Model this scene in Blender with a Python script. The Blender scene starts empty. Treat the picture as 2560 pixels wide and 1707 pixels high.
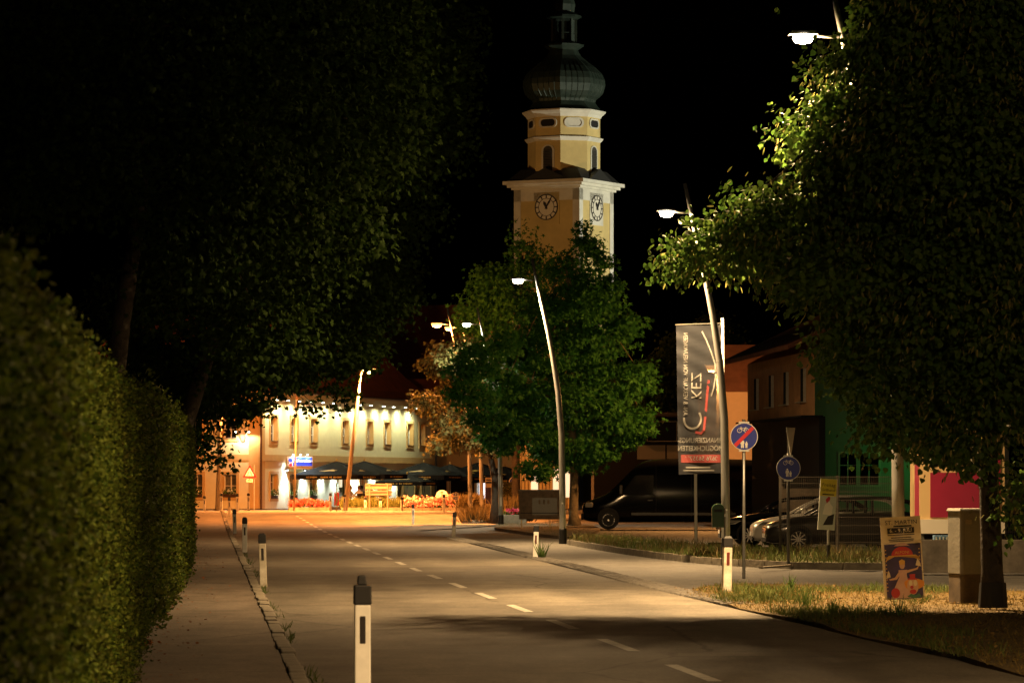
import bpy, math, random
import numpy as np
from mathutils import Vector, Matrix

random.seed(7)
R = math.radians
sc = bpy.context.scene
col = sc.collection

# ------------------------------------------------------------------ camera
F = 9244.0            # focal length in photograph pixels (130 mm on 36 mm)
HZ = 1211.0           # horizon row
CH = 1.76             # eye height
cam_d = bpy.data.cameras.new('camera')
cam = bpy.data.objects.new('camera', cam_d)
col.objects.link(cam)
cam.location = (0, 0, CH)
cam.rotation_euler = (R(90), 0, 0)
cam_d.sensor_width = 36.0
cam_d.lens = 130.0
cam_d.shift_y = (HZ - 853.5) / 2560.0
cam_d.clip_start = 0.5
cam_d.clip_end = 3000
cam_d.dof.use_dof = True
cam_d.dof.focus_distance = 92.0
cam_d.dof.aperture_fstop = 9.0
sc.camera = cam

# ------------------------------------------------------------------ night sky
world = bpy.data.worlds.new('World')
sc.world = world
world.use_nodes = True
wn = world.node_tree
bg = wn.nodes['Background']
sky = wn.nodes.new('ShaderNodeTexSky')
sky.sky_type = 'NISHITA'
sky.sun_disc = False
sky.sun_elevation = R(-4)
sky.sun_rotation = R(140)
wn.links.new(sky.outputs[0], bg.inputs[0])
bg.inputs[1].default_value = 0.02

sc.view_settings.view_transform = 'Standard'
sc.view_settings.look = 'None'
sc.view_settings.gamma = 1.0
sc.view_settings.use_curve_mapping = False
sc.view_settings.exposure = 0.0
sc.cycles.use_denoising = True
try:
    sc.cycles.denoiser = 'OPENIMAGEDENOISE'
    sc.cycles.denoising_input_passes = 'RGB_ALBEDO_NORMAL'
except Exception:
    pass
sc.cycles.max_bounces = 6
sc.cycles.diffuse_bounces = 3
sc.cycles.glossy_bounces = 3
sc.cycles.transmission_bounces = 4
sc.cycles.transparent_max_bounces = 6
sc.cycles.sample_clamp_indirect = 4.0
sc.cycles.use_light_tree = True

WHITE = (1.0, 0.625, 0.28)       # street lanterns along the road
SODIUM = (1.0, 0.31, 0.062)      # old lanterns in the square
COOL = (1.0, 1.0, 0.62)        # wall washers on the inn
BLUEW = (0.72, 0.86, 1.0)

# ------------------------------------------------------------------ geometry helpers
def gz(Y):
    t = min(1, max(0, (Y - 125) / 80.0))
    return 0.30 * t * t * (3 - 2 * t)

def W(px, py, Y):
    return Vector(((px - 1280) / F * Y, Y, CH - (py - HZ) / F * Y))

def GY(py, extra=0.0):
    Y = CH * F / (py - HZ)
    for _ in range(12):
        Y = 0.5 * Y + 0.5 * (CH - gz(Y) - extra) * F / (py - HZ)
    return Y

def G(px, py, extra=0.0):
    Y = GY(py, extra)
    return Vector(((px - 1280) / F * Y, Y, gz(Y) + extra))

def at(px, Y, extra=0.0):
    return Vector(((px - 1280) / F * Y, Y, gz(Y) + extra))

class MB:
    def __init__(s):
        s.v = []; s.f = []; s.m = []
    def add(s, vs, fs, mi=0):
        o = len(s.v)
        s.v += [tuple(v) for v in vs]
        s.f += [tuple(i + o for i in f) for f in fs]
        s.m += [mi] * len(fs)
        return s
    def box(s, c, d, mat=None, mi=0, taper=1.0):
        x, y, z = d[0] / 2, d[1] / 2, d[2] / 2
        vs = []
        for k in (-1, 1):
            t = 1.0 if k < 0 else taper
            for (a, b) in ((-1, -1), (1, -1), (1, 1), (-1, 1)):
                vs.append(Vector((a * x * t, b * y * t, k * z)))
        if mat is not None:
            vs = [mat @ v for v in vs]
        vs = [v + Vector(c) for v in vs]
        return s.add(vs, [(3, 2, 1, 0), (4, 5, 6, 7), (0, 1, 5, 4), (1, 2, 6, 5), (2, 3, 7, 6), (3, 0, 4, 7)], mi)
    def tube(s, path, rad, seg=8, mi=0, caps=True):
        path = [Vector(p) for p in path]
        if not hasattr(rad, '__len__'):
            rad = [rad] * len(path)
        rings = []
        up = None
        for i, p in enumerate(path):
            if i == 0: d = path[1] - p
            elif i == len(path) - 1: d = p - path[i - 1]
            else: d = path[i + 1] - path[i - 1]
            d.normalize()
            if up is None:
                up = Vector((0, 1, 0)) if abs(d.y) < 0.9 else Vector((1, 0, 0))
            a = d.cross(up).normalized(); b = a.cross(d).normalized()
            up = b
            rings.append([p + (a * math.cos(2 * math.pi * k / seg) + b * math.sin(2 * math.pi * k / seg)) * rad[i] for k in range(seg)])
        vs = [v for r in rings for v in r]
        fs = []
        for i in range(len(path) - 1):
            for k in range(seg):
                k2 = (k + 1) % seg
                fs.append((i * seg + k, i * seg + k2, (i + 1) * seg + k2, (i + 1) * seg + k))
        if caps:
            fs.append(tuple(reversed(range(seg))))
            n = (len(path) - 1) * seg
            fs.append(tuple(n + k for k in range(seg)))
        return s.add(vs, fs, mi)
    def prism(s, poly, y0, y1, mi=0, mat=None):
        # poly in (x,z); extruded along y
        n = len(poly)
        vs = [Vector((p[0], y0, p[1])) for p in poly] + [Vector((p[0], y1, p[1])) for p in poly]
        if mat is not None: vs = [mat @ v for v in vs]
        fs = [tuple(range(n)), tuple(reversed(range(n, 2 * n)))]
        for i in range(n):
            j = (i + 1) % n
            fs.append((i, i + n, j + n, j))
        return s.add(vs, fs, mi)
    def plate(s, poly, z0, z1, mi=0):
        # poly in (x,y); extruded along z
        n = len(poly)
        vs = [(p[0], p[1], z0) for p in poly] + [(p[0], p[1], z1) for p in poly]
        fs = [tuple(reversed(range(n))), tuple(range(n, 2 * n))]
        for i in range(n):
            j = (i + 1) % n
            fs.append((i, j, j + n, i + n))
        return s.add(vs, fs, mi)
    def disc(s, c, r, y0, y1, seg=24, mi=0, rx=None):
        rx = rx or r
        return s.prism([(c[0] + rx * math.cos(2 * math.pi * k / seg), c[1] + r * math.sin(2 * math.pi * k / seg)) for k in range(seg)], y0, y1, mi)
    def ring(s, c, r0, r1, y0, y1, seg=24, mi=0):
        for k in range(seg):
            a, b = 2 * math.pi * k / seg, 2 * math.pi * (k + 1) / seg
            s.prism([(c[0] + r0 * math.cos(a), c[1] + r0 * math.sin(a)), (c[0] + r1 * math.cos(a), c[1] + r1 * math.sin(a)),
                     (c[0] + r1 * math.cos(b), c[1] + r1 * math.sin(b)), (c[0] + r0 * math.cos(b), c[1] + r0 * math.sin(b))], y0, y1, mi)
        return s
    def lathe(s, prof, seg=16, c=(0, 0, 0), mi=0, phase=0.0, caps=True):
        vs = []; fs = []
        for (r, z) in prof:
            for k in range(seg):
                a = 2 * math.pi * (k + phase) / seg
                vs.append((c[0] + r * math.cos(a), c[1] + r * math.sin(a), c[2] + z))
        for i in range(len(prof) - 1):
            for k in range(seg):
                k2 = (k + 1) % seg
                fs.append((i * seg + k, i * seg + k2, (i + 1) * seg + k2, (i + 1) * seg + k))
        if caps:
            fs.append(tuple(reversed(range(seg))))
            n = (len(prof) - 1) * seg
            fs.append(tuple(n + k for k in range(seg)))
        return s.add(vs, fs, mi)
    def build(s, name, mat, parent=None, smooth=False, bevel=0, kind=None, loc=None, sub=0):
        me = bpy.data.meshes.new(name)
        me.from_pydata(s.v, [], s.f)
        mats = mat if isinstance(mat, (list, tuple)) else [mat]
        for m in mats: me.materials.append(m)
        if len(mats) > 1:
            me.polygons.foreach_set('material_index', s.m)
        if smooth:
            me.polygons.foreach_set('use_smooth', [True] * len(me.polygons))
        me.update()
        o = bpy.data.objects.new(name, me)
        col.objects.link(o)
        if parent is not None: o.parent = parent
        if loc is not None: o.location = loc
        if bevel:
            b = o.modifiers.new('bev', 'BEVEL'); b.width = bevel; b.segments = 2; b.limit_method = 'ANGLE'
        if sub:
            b = o.modifiers.new('sub', 'SUBSURF'); b.levels = sub; b.render_levels = sub
        if kind: o['kind'] = kind
        return o

def tag(o, label=None, cat=None, group=None, kind=None):
    if label: o['label'] = label
    if cat: o['category'] = cat
    if group: o['group'] = group
    if kind: o['kind'] = kind
    return o

def thing(name, label, cat, loc=(0, 0, 0), rotz=0.0, group=None):
    o = bpy.data.objects.new(name, None)
    o.empty_display_size = 0.2
    col.objects.link(o)
    o.location = loc
    o.rotation_euler = (0, 0, rotz)
    return tag(o, label, cat, group)

def text(body, size, mat, parent, loc, rot=(math.pi / 2, 0, 0), name='lettering', ext=0.004, mirror=False, sx=1.0, align='CENTER'):
    cu = bpy.data.curves.new('font', 'FONT')
    cu.body = body; cu.size = size; cu.extrude = ext
    cu.align_x = align; cu.align_y = 'CENTER'
    cu.resolution_u = 3
    t = bpy.data.objects.new('font', cu)
    col.objects.link(t)
    dg = bpy.context.evaluated_depsgraph_get()
    me = bpy.data.meshes.new_from_object(t.evaluated_get(dg))
    bpy.data.objects.remove(t); bpy.data.curves.remove(cu)
    me.transform(Matrix.Diagonal((-sx if mirror else sx, 1, 1, 1)))
    if mirror: me.flip_normals()
    me.materials.clear(); me.materials.append(mat)
    me.name = name
    o = bpy.data.objects.new(name, me)
    col.objects.link(o)
    o.parent = parent; o.location = loc; o.rotation_euler = rot
    return o

def lamp_light(kind, loc, power, color, parent=None, size=0.1, cone=150, blend=0.5, rot=(0, 0, 0)):
    d = bpy.data.lights.new('bulb', kind)
    d.energy = power; d.color = color
    if kind == 'SPOT':
        d.spot_size = R(cone); d.spot_blend = blend
    d.shadow_soft_size = size
    o = bpy.data.objects.new('bulb', d)
    col.objects.link(o)
    o.location = loc; o.rotation_euler = rot
    if parent is not None: o.parent = parent
    return o

def aim(o, target):
    d = (Vector(target) - Vector(o.location)).normalized()
    o.rotation_euler = d.to_track_quat('-Z', 'Y').to_euler()

# ------------------------------------------------------------------ materials
def nodes(name):
    m = bpy.data.materials.new(name)
    m.use_nodes = True
    return m, m.node_tree, m.node_tree.nodes['Principled BSDF']

def mat(name, c, rough=0.6, metal=0.0, var=0.0, scale=5.0, bump=0.0, bscale=None, c2=None, emit=0.0, ecol=None, spec=0.5, coat=0.0, coords='Object'):
    m, nt, b = nodes(name)
    b.inputs['Roughness'].default_value = rough
    b.inputs['Metallic'].default_value = metal
    b.inputs['Specular IOR Level'].default_value = spec
    b.inputs['Coat Weight'].default_value = coat
    b.inputs['Base Color'].default_value = (*c, 1)
    tc = nt.nodes.new('ShaderNodeTexCoord')
    if var or c2:
        n = nt.nodes.new('ShaderNodeTexNoise'); n.inputs['Scale'].default_value = scale; n.inputs['Detail'].default_value = 6
        n.inputs['Roughness'].default_value = 0.65
        nt.links.new(tc.outputs[coords], n.inputs['Vector'])
        r = nt.nodes.new('ShaderNodeValToRGB')
        a = c if not var else tuple(x * (1 - var) for x in c)
        d = c2 if c2 else tuple(min(1, x * (1 + var)) for x in c)
        r.color_ramp.elements[0].color = (*a, 1); r.color_ramp.elements[1].color = (*d, 1)
        r.color_ramp.elements[0].position = 0.32; r.color_ramp.elements[1].position = 0.68
        nt.links.new(n.outputs['Fac'], r.inputs[0]); nt.links.new(r.outputs[0], b.inputs['Base Color'])
    if bump:
        n2 = nt.nodes.new('ShaderNodeTexNoise'); n2.inputs['Scale'].default_value = bscale or scale * 4; n2.inputs['Detail'].default_value = 4
        nt.links.new(tc.outputs[coords], n2.inputs['Vector'])
        bp = nt.nodes.new('ShaderNodeBump'); bp.inputs['Strength'].default_value = min(1.0, bump); bp.inputs['Distance'].default_value = 0.03
        nt.links.new(n2.outputs['Fac'], bp.inputs['Height']); nt.links.new(bp.outputs[0], b.inputs['Normal'])
    if emit:
        b.inputs['Emission Color'].default_value = (*(ecol or c), 1)
        b.inputs['Emission Strength'].default_value = emit
    return m

def leafmat(name, c1, c2, trans=0.35, rough=0.5, spec=0.35, patch=0.0):
    m, nt, b = nodes(name)
    g = nt.nodes.new('ShaderNodeNewGeometry')
    r = nt.nodes.new('ShaderNodeValToRGB')
    r.color_ramp.elements[0].color = (*c1, 1); r.color_ramp.elements[1].color = (*c2, 1)
    nt.links.new(g.outputs['Random Per Island'], r.inputs[0])
    if patch:                      # thin, browned and lush patches; the dark ones also paint shaded hollows
        tc = nt.nodes.new('ShaderNodeTexCoord'); nz = nt.nodes.new('ShaderNodeTexNoise'); nz.inputs['Scale'].default_value = patch; nz.inputs['Detail'].default_value = 4
        nt.links.new(tc.outputs['Object'], nz.inputs['Vector'])
        rp = nt.nodes.new('ShaderNodeValToRGB'); rp.color_ramp.elements[0].position = .36; rp.color_ramp.elements[1].position = .64
        rp.color_ramp.elements[0].color = (.55, .42, .5, 1); rp.color_ramp.elements[1].color = (1.1, 1.15, 1.0, 1)
        nt.links.new(nz.outputs['Fac'], rp.inputs[0])
        mu = nt.nodes.new('ShaderNodeMixRGB'); mu.blend_type = 'MULTIPLY'; mu.inputs[0].default_value = 1
        nt.links.new(r.outputs[0], mu.inputs[1]); nt.links.new(rp.outputs[0], mu.inputs[2]); r = mu
    nt.links.new(r.outputs[0], b.inputs['Base Color'])
    b.inputs['Roughness'].default_value = rough
    b.inputs['Specular IOR Level'].default_value = spec
    t = nt.nodes.new('ShaderNodeBsdfTranslucent')
    nt.links.new(r.outputs[0], t.inputs['Color'])
    mx = nt.nodes.new('ShaderNodeMixShader'); mx.inputs[0].default_value = trans
    out = nt.nodes['Material Output']
    nt.links.new(b.outputs[0], mx.inputs[1]); nt.links.new(t.outputs[0], mx.inputs[2]); nt.links.new(mx.outputs[0], out.inputs[0])
    return m

def asphalt(name, dark, light, patch, wornscale=0.35, tracks=False):
    m, nt, b = nodes(name)
    b.inputs['Roughness'].default_value = 0.78
    b.inputs['Specular IOR Level'].default_value = 0.35
    tc = nt.nodes.new('ShaderNodeTexCoord')
    mp = nt.nodes.new('ShaderNodeMapping'); mp.inputs['Scale'].default_value = (1.0, 0.14, 1.0)
    mp.inputs['Rotation'].default_value = (0, 0, R(-4.7))
    nt.links.new(tc.outputs['Object'], mp.inputs[0])
    big = nt.nodes.new('ShaderNodeTexNoise'); big.inputs['Scale'].default_value = wornscale; big.inputs['Detail'].default_value = 6
    nt.links.new(mp.outputs[0], big.inputs['Vector'])
    r = nt.nodes.new('ShaderNodeValToRGB')
    r.color_ramp.elements[0].color = (*dark, 1); r.color_ramp.elements[1].color = (*light, 1)
    r.color_ramp.elements[0].position = 0.35; r.color_ramp.elements[1].position = 0.66
    nt.links.new(big.outputs['Fac'], r.inputs[0])
    mid = nt.nodes.new('ShaderNodeTexNoise'); mid.inputs['Scale'].default_value = 1.6; mid.inputs['Detail'].default_value = 8; mid.inputs['Roughness'].default_value = .75
    mpm = nt.nodes.new('ShaderNodeMapping'); mpm.inputs['Scale'].default_value = (1.0, 0.45, 1.0)
    nt.links.new(tc.outputs['Object'], mpm.inputs[0]); nt.links.new(mpm.outputs[0], mid.inputs['Vector'])
    mrm = nt.nodes.new('ShaderNodeMapRange'); mrm.inputs['From Min'].default_value = .3; mrm.inputs['From Max'].default_value = .7; mrm.inputs['To Min'].default_value = .6; mrm.inputs['To Max'].default_value = 1.4
    nt.links.new(mid.outputs['Fac'], mrm.inputs[0])
    mum = nt.nodes.new('ShaderNodeMixRGB'); mum.blend_type = 'MULTIPLY'; mum.inputs[0].default_value = 1
    nt.links.new(r.outputs[0], mum.inputs[1]); nt.links.new(mrm.outputs[0], mum.inputs[2]); r = mum
    fine = nt.nodes.new('ShaderNodeTexNoise'); fine.inputs['Scale'].default_value = 22; fine.inputs['Detail'].default_value = 5; fine.inputs['Roughness'].default_value = 0.8
    nt.links.new(tc.outputs['Object'], fine.inputs['Vector'])
    mr = nt.nodes.new('ShaderNodeMapRange'); mr.inputs['From Min'].default_value = 0.3; mr.inputs['From Max'].default_value = 0.7
    mr.inputs['To Min'].default_value = 0.4; mr.inputs['To Max'].default_value = 1.6
    nt.links.new(fine.outputs['Fac'], mr.inputs[0])
    mul = nt.nodes.new('ShaderNodeMixRGB'); mul.blend_type = 'MULTIPLY'; mul.inputs[0].default_value = 1
    nt.links.new(r.outputs[0], mul.inputs[1]); nt.links.new(mr.outputs[0], mul.inputs[2])
    if tracks:
        sx_ = nt.nodes.new('ShaderNodeSeparateXYZ'); nt.links.new(tc.outputs['Object'], sx_.inputs[0])
        ma = nt.nodes.new('ShaderNodeMath'); ma.operation = 'MULTIPLY_ADD'; ma.inputs[1].default_value = 0.083
        nt.links.new(sx_.outputs['Y'], ma.inputs[0]); nt.links.new(sx_.outputs['X'], ma.inputs[2])
        mm_ = nt.nodes.new('ShaderNodeMath'); mm_.operation = 'MULTIPLY'; mm_.inputs[1].default_value = 2 * math.pi / 1.62
        nt.links.new(ma.outputs[0], mm_.inputs[0])
        si = nt.nodes.new('ShaderNodeMath'); si.operation = 'SINE'; nt.links.new(mm_.outputs[0], si.inputs[0])
        mr2 = nt.nodes.new('ShaderNodeMapRange'); mr2.inputs['From Min'].default_value = -1; mr2.inputs['To Min'].default_value = .90; mr2.inputs['To Max'].default_value = 1.10
        nt.links.new(si.outputs[0], mr2.inputs[0])
        mu2 = nt.nodes.new('ShaderNodeMixRGB'); mu2.blend_type = 'MULTIPLY'; mu2.inputs[0].default_value = 1
        nt.links.new(mul.outputs[0], mu2.inputs[1]); nt.links.new(mr2.outputs[0], mu2.inputs[2]); mul = mu2
        # fine cracks
        vr = nt.nodes.new('ShaderNodeTexVoronoi'); vr.feature = 'DISTANCE_TO_EDGE'; vr.inputs['Scale'].default_value = .22
        nz = nt.nodes.new('ShaderNodeTexNoise'); nz.inputs['Scale'].default_value = 1.4; nz.inputs['Detail'].default_value = 5
        nt.links.new(tc.outputs['Object'], nz.inputs['Vector'])
        av = nt.nodes.new('ShaderNodeMixRGB'); av.inputs[0].default_value = .22
        nt.links.new(tc.outputs['Object'], av.inputs[1]); nt.links.new(nz.outputs['Color'], av.inputs[2]); nt.links.new(av.outputs[0], vr.inputs['Vector'])
        rc = nt.nodes.new('ShaderNodeValToRGB'); rc.color_ramp.elements[0].position = .002; rc.color_ramp.elements[1].position = .006
        rc.color_ramp.elements[0].color = (.45, .43, .40, 1); rc.color_ramp.elements[1].color = (1, 1, 1, 1)
        nt.links.new(vr.outputs['Distance'], rc.inputs[0])
        mu3 = nt.nodes.new('ShaderNodeMixRGB'); mu3.blend_type = 'MULTIPLY'; mu3.inputs[0].default_value = 1
        nt.links.new(mul.outputs[0], mu3.inputs[1]); nt.links.new(rc.outputs[0], mu3.inputs[2]); mul = mu3
    vo = nt.nodes.new('ShaderNodeTexNoise'); vo.inputs['Scale'].default_value = 0.12; vo.inputs['Detail'].default_value = 2
    nt.links.new(tc.outputs['Object'], vo.inputs['Vector'])
    r2 = nt.nodes.new('ShaderNodeValToRGB'); r2.color_ramp.elements[0].position = 0.56; r2.color_ramp.elements[1].position = 0.575
    nt.links.new(vo.outputs['Fac'], r2.inputs[0])
    mx = nt.nodes.new('ShaderNodeMixRGB'); mx.blend_type = 'MULTIPLY'
    mx.inputs[2].default_value = (*patch, 1)
    nt.links.new(r2.outputs[0], mx.inputs[0]); nt.links.new(mul.outputs[0], mx.inputs[1])
    nt.links.new(mx.outputs[0], b.inputs['Base Color'])
    bp = nt.nodes.new('ShaderNodeBump'); bp.inputs['Strength'].default_value = 0.5; bp.inputs['Distance'].default_value = 0.012
    nt.links.new(fine.outputs['Fac'], bp.inputs['Height']); nt.links.new(bp.outputs[0], b.inputs['Normal'])
    return m

M = {}
M['road'] = asphalt('road_asphalt', (0.094, 0.085, 0.070), (0.152, 0.136, 0.107), (0.78, 0.77, 0.76), tracks=True)
M['lot'] = asphalt('lot_asphalt', (0.075, 0.073, 0.068), (0.12, 0.115, 0.105), (0.9, 0.9, 0.9))
M['walk'] = asphalt('walk_asphalt', (0.105, 0.086, 0.068), (0.145, 0.12, 0.095), (0.9, 0.88, 0.86), 0.6, tracks=True)
M['kerb'] = mat('kerb_stone', (0.17, 0.15, 0.115), 0.85, var=0.4, scale=3, bump=0.5, bscale=12)
M['mark'] = mat('road_paint', (0.22, 0.21, 0.18), 0.7, scale=5, c2=(0.46, 0.44, 0.38), bump=.3)
M['cobble'] = mat('cobble', (0.13, 0.12, 0.105), 0.7, var=0.35, scale=4)
M['soil'] = mat('dry_verge_soil', (0.050, 0.035, 0.012), 0.95, c2=(0.14, 0.092, 0.027), scale=2.2, bump=0.8, bscale=9)
M['soil_green'] = mat('green_verge_soil', (0.035, 0.045, 0.015), 0.95, c2=(0.10, 0.085, 0.035), scale=0.9, bump=0.8, bscale=9)
M['mulch'] = mat('bark_mulch', (0.07, 0.05, 0.03), 0.95, c2=(0.13, 0.09, 0.05), scale=3, bump=0.9, bscale=18)
M['grass_dry'] = leafmat('grass_dry', (0.080, 0.058, 0.014), (0.23, 0.162, 0.044), 0.25, 0.7, 0.15)
M['grass_green'] = leafmat('grass_green', (0.045, 0.075, 0.016), (0.11, 0.13, 0.035), 0.25, 0.6, 0.2)
M['weed'] = leafmat('weed_green', (0.04, 0.085, 0.015), (0.10, 0.16, 0.04), 0.3, 0.6, 0.2)
M['reed'] = leafmat('ornamental_grass', (0.07, 0.055, 0.02), (0.17, 0.13, 0.055), 0.3, 0.6, 0.2)
M['bedgrass'] = leafmat('bed_grass', (0.10, 0.13, 0.03), (0.20, 0.22, 0.07), 0.3, 0.6, 0.2)
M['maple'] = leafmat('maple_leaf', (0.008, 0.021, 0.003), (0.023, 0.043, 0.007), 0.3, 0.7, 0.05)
M['gum'] = leafmat('star_leaf', (0.014, 0.078, 0.014), (0.048, 0.155, 0.028), 0.35, 0.6, 0.08)
M['linden'] = leafmat('linden_leaf', (0.036, 0.090, 0.015), (0.10, 0.165, 0.030), 0.35, 0.5, 0.2)
M['bract'] = leafmat('linden_bract', (0.17, 0.18, 0.05), (0.30, 0.28, 0.10), 0.4)
M['hedge_leaf'] = leafmat('hedge_leaf', (0.026, 0.052, 0.007), (0.105, 0.135, 0.020), 0.3, 0.75, 0.06, patch=1.7)
M['hedge_core'] = mat('hedge_core', (0.012, 0.016, 0.005), 0.95, var=0.4, scale=6)
M['warm_leaf'] = leafmat('warm_tinted_leaf', (0.075, 0.085, 0.030), (0.17, 0.145, 0.055), 0.35, 0.6, 0.15)  # green leaf with orange lamplight painted into its tone; reused for the ivy
M['bark'] = mat('bark', (0.030, 0.024, 0.018), 0.9, var=0.4, scale=6, bump=0.9, bscale=16)
M['bark_lit'] = mat('bark_lit_paint', (0.12, 0.095, 0.055), 0.9, var=0.4, scale=6, bump=0.9, bscale=16)  # copy of bark with lamplight painted in as a paler tone
M['flower_red'] = leafmat('red_flower', (0.45, 0.05, 0.05), (0.65, 0.16, 0.14), 0.2)
M['flower_pink'] = leafmat('pink_flower', (0.55, 0.12, 0.12), (0.75, 0.32, 0.28), 0.2)
M['flower_magenta'] = leafmat('magenta_flower', (0.55, 0.03, 0.10), (0.7, 0.10, 0.2), 0.2)
M['flower_white'] = leafmat('white_flower', (0.6, 0.55, 0.35), (0.8, 0.75, 0.55), 0.2)
M['fence'] = mat('dark_fence_wire', (0.05, 0.045, 0.036), 0.5, 0.4)
M['steel'] = mat('galvanised_steel', (0.50, 0.51, 0.50), 0.42, 0.85, var=0.12, scale=8)
M['polegrey'] = mat('pole_grey', (0.42, 0.43, 0.42), 0.38, 0.55)
M['headgrey'] = mat('lamp_head', (0.16, 0.16, 0.16), 0.45, 0.5)
M['darkpole'] = mat('dark_pole', (0.10, 0.10, 0.09), 0.5, 0.4)
M['black'] = mat('black_plastic', (0.012, 0.012, 0.013), 0.45)
M['matblack'] = mat('matt_black', (0.010, 0.010, 0.010), 0.85)
M['white'] = mat('white_plastic', (0.74, 0.73, 0.68), 0.5, var=0.10, scale=7)
M['dirtywhite'] = mat('weathered_white', (0.60, 0.57, 0.48), 0.6, c2=(0.30, 0.26, 0.19), scale=5)
M['reflector'] = mat('dark_reflector', (0.022, 0.018, 0.018), 0.35)
M['redreflector'] = mat('red_reflector', (0.10, 0.020, 0.018), 0.3)
M['glass'] = mat('dark_glass', (0.012, 0.014, 0.015), 0.08, 0.0, spec=0.8)
M['curtain'] = mat('curtain_glass', (0.10, 0.095, 0.08), 0.15, var=0.4, scale=3, spec=0.7)
M['lens_white'] = mat('lens_white', (1, 1, 1), 0.5, emit=38.0, ecol=(1.0, 0.86, 0.62))
M['lens_sodium'] = mat('lens_sodium', (1, 1, 1), 0.5, emit=7.0, ecol=(1.0, 0.36, 0.07))
M['lens_cool'] = mat('lens_cool', (1, 1, 1), 0.5, emit=22.0, ecol=(0.9, 1.0, 0.85))
M['lens_blue'] = mat('lens_bluewhite', (1, 1, 1), 0.5, emit=14.0, ecol=(0.8, 0.9, 1.0))
M['plaster'] = mat('inn_plaster', (0.66, 0.60, 0.38), 0.9, var=0.05, scale=2, bump=0.5, bscale=3.2)
M['trim'] = mat('ochre_trim', (0.50, 0.33, 0.13), 0.85, var=0.06, scale=2)
M['rooftile'] = mat('roof_tile', (0.20, 0.075, 0.040), 0.85, var=0.25, scale=1.5, bump=0.3)
M['soffit'] = mat('soffit_cream', (0.55, 0.47, 0.25), 0.8)
M['winwhite'] = mat('window_white', (0.66, 0.66, 0.60), 0.5)
M['gutter'] = mat('copper_pipe', (0.085, 0.045, 0.025), 0.5, 0.5)
M['umbrella'] = mat('black_canvas', (0.010, 0.011, 0.012), 0.9, spec=0.08)
M['gold'] = mat('gold_print', (0.42, 0.28, 0.06), 0.6)
M['signblue'] = mat('sign_blue', (0.006, 0.025, 0.30), 0.4)
M['signred'] = mat('sign_red', (0.60, 0.012, 0.03), 0.4)
M['signwhite'] = mat('sign_white', (0.80, 0.79, 0.74), 0.45)
M['signback'] = mat('sign_back', (0.26, 0.22, 0.16), 0.55, 0.2, var=0.05)
M['cream'] = mat('church_cream', (0.62, 0.60, 0.50), 0.9, var=0.14, scale=0.6)
M['ochre'] = mat('church_ochre', (0.58, 0.45, 0.18), 0.9, var=0.13, scale=0.45, bump=0.25, bscale=2.0)
M['copper'] = mat('green_copper', (0.015, 0.028, 0.020), 0.5, 0.3, c2=(0.042, 0.060, 0.044), scale=1.2)
M['slate'] = mat('dark_sheet_roof', (0.035, 0.035, 0.032), 0.5, 0.3)
M['clock'] = mat('clock_cream', (0.70, 0.66, 0.54), 0.7)
M['louvre'] = mat('louvre_dark', (0.05, 0.045, 0.035), 0.8)
M['carblack'] = mat('car_black', (0.0025, 0.0025, 0.0025), 0.10, 0.0, spec=0.12)
M['cardark'] = mat('car_anthracite', (0.030, 0.028, 0.026), 0.28, 0.4, coat=0.6)
M['carwhite'] = mat('car_white', (0.62, 0.60, 0.55), 0.3, coat=0.6)
M['carred'] = mat('car_red', (0.35, 0.02, 0.02), 0.3, coat=0.6)
M['tyre'] = mat('tyre', (0.015, 0.015, 0.015), 0.85)
M['rim'] = mat('alloy_rim', (0.55, 0.54, 0.52), 0.3, 0.8)
M['carglass'] = mat('car_glass', (0.008, 0.009, 0.010), 0.05, spec=0.9)
M['headlamp'] = mat('headlamp', (0.20, 0.20, 0.19), 0.1, 0.2, spec=0.9)
M['taillamp'] = mat('taillamp', (0.28, 0.01, 0.012), 0.15, spec=0.8)
M['banner'] = mat('banner_cloth', (0.30, 0.30, 0.30), 0.7, var=0.08, scale=3)
M['banner_white'] = mat('banner_letters', (0.16, 0.16, 0.15), 0.7)
M['banner_red'] = mat('banner_red', (0.16, 0.022, 0.022), 0.7)
M['wood'] = mat('timber_cladding', (0.34, 0.175, 0.072), 0.7, var=0.3, scale=1.6)
M['peach'] = mat('peach_wall', (0.62, 0.42, 0.26), 0.9, var=0.04)
M['greywall'] = mat('pale_render', (0.45, 0.47, 0.44), 0.9, var=0.05)
M['shopblack'] = mat('black_fascia', (0.005, 0.005, 0.005), 0.7, spec=0.15)
M['panelgrey'] = mat('grey_panel', (0.09, 0.09, 0.085), 0.5, emit=0.0)
M['concrete'] = mat('concrete', (0.26, 0.23, 0.19), 0.9, var=0.3, scale=3, bump=0.5, bscale=14)
M['cabinet'] = mat('cabinet_grey', (0.17, 0.165, 0.14), 0.7, var=0.16, scale=3.5, bump=0.15, bscale=20)
M['cabinet_base'] = mat('cabinet_base', (0.10, 0.075, 0.05), 0.9, var=0.4, scale=4)
M['kioskred'] = mat('kiosk_red', (0.27, 0.010, 0.045), 0.55, var=.12, scale=1.2)
M['kioskcream'] = mat('kiosk_cream', (0.62, 0.45, 0.22), 0.6)
M['kioskwhite'] = mat('kiosk_white', (0.60, 0.57, 0.49), 0.6)
M['bin'] = mat('green_bin', (0.015, 0.045, 0.022), 0.3, 0.2)
M['paper'] = mat('poster_paper', (0.62, 0.55, 0.42), 0.7, var=0.04)
M['ink'] = mat('poster_ink', (0.02, 0.018, 0.018), 0.7)
M['posterblue'] = mat('poster_blue', (0.055, 0.035, 0.17), 0.6, c2=(0.02, 0.015, 0.05), scale=3)
M['posterred'] = mat('poster_red', (0.42, 0.03, 0.035), 0.6)
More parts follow.
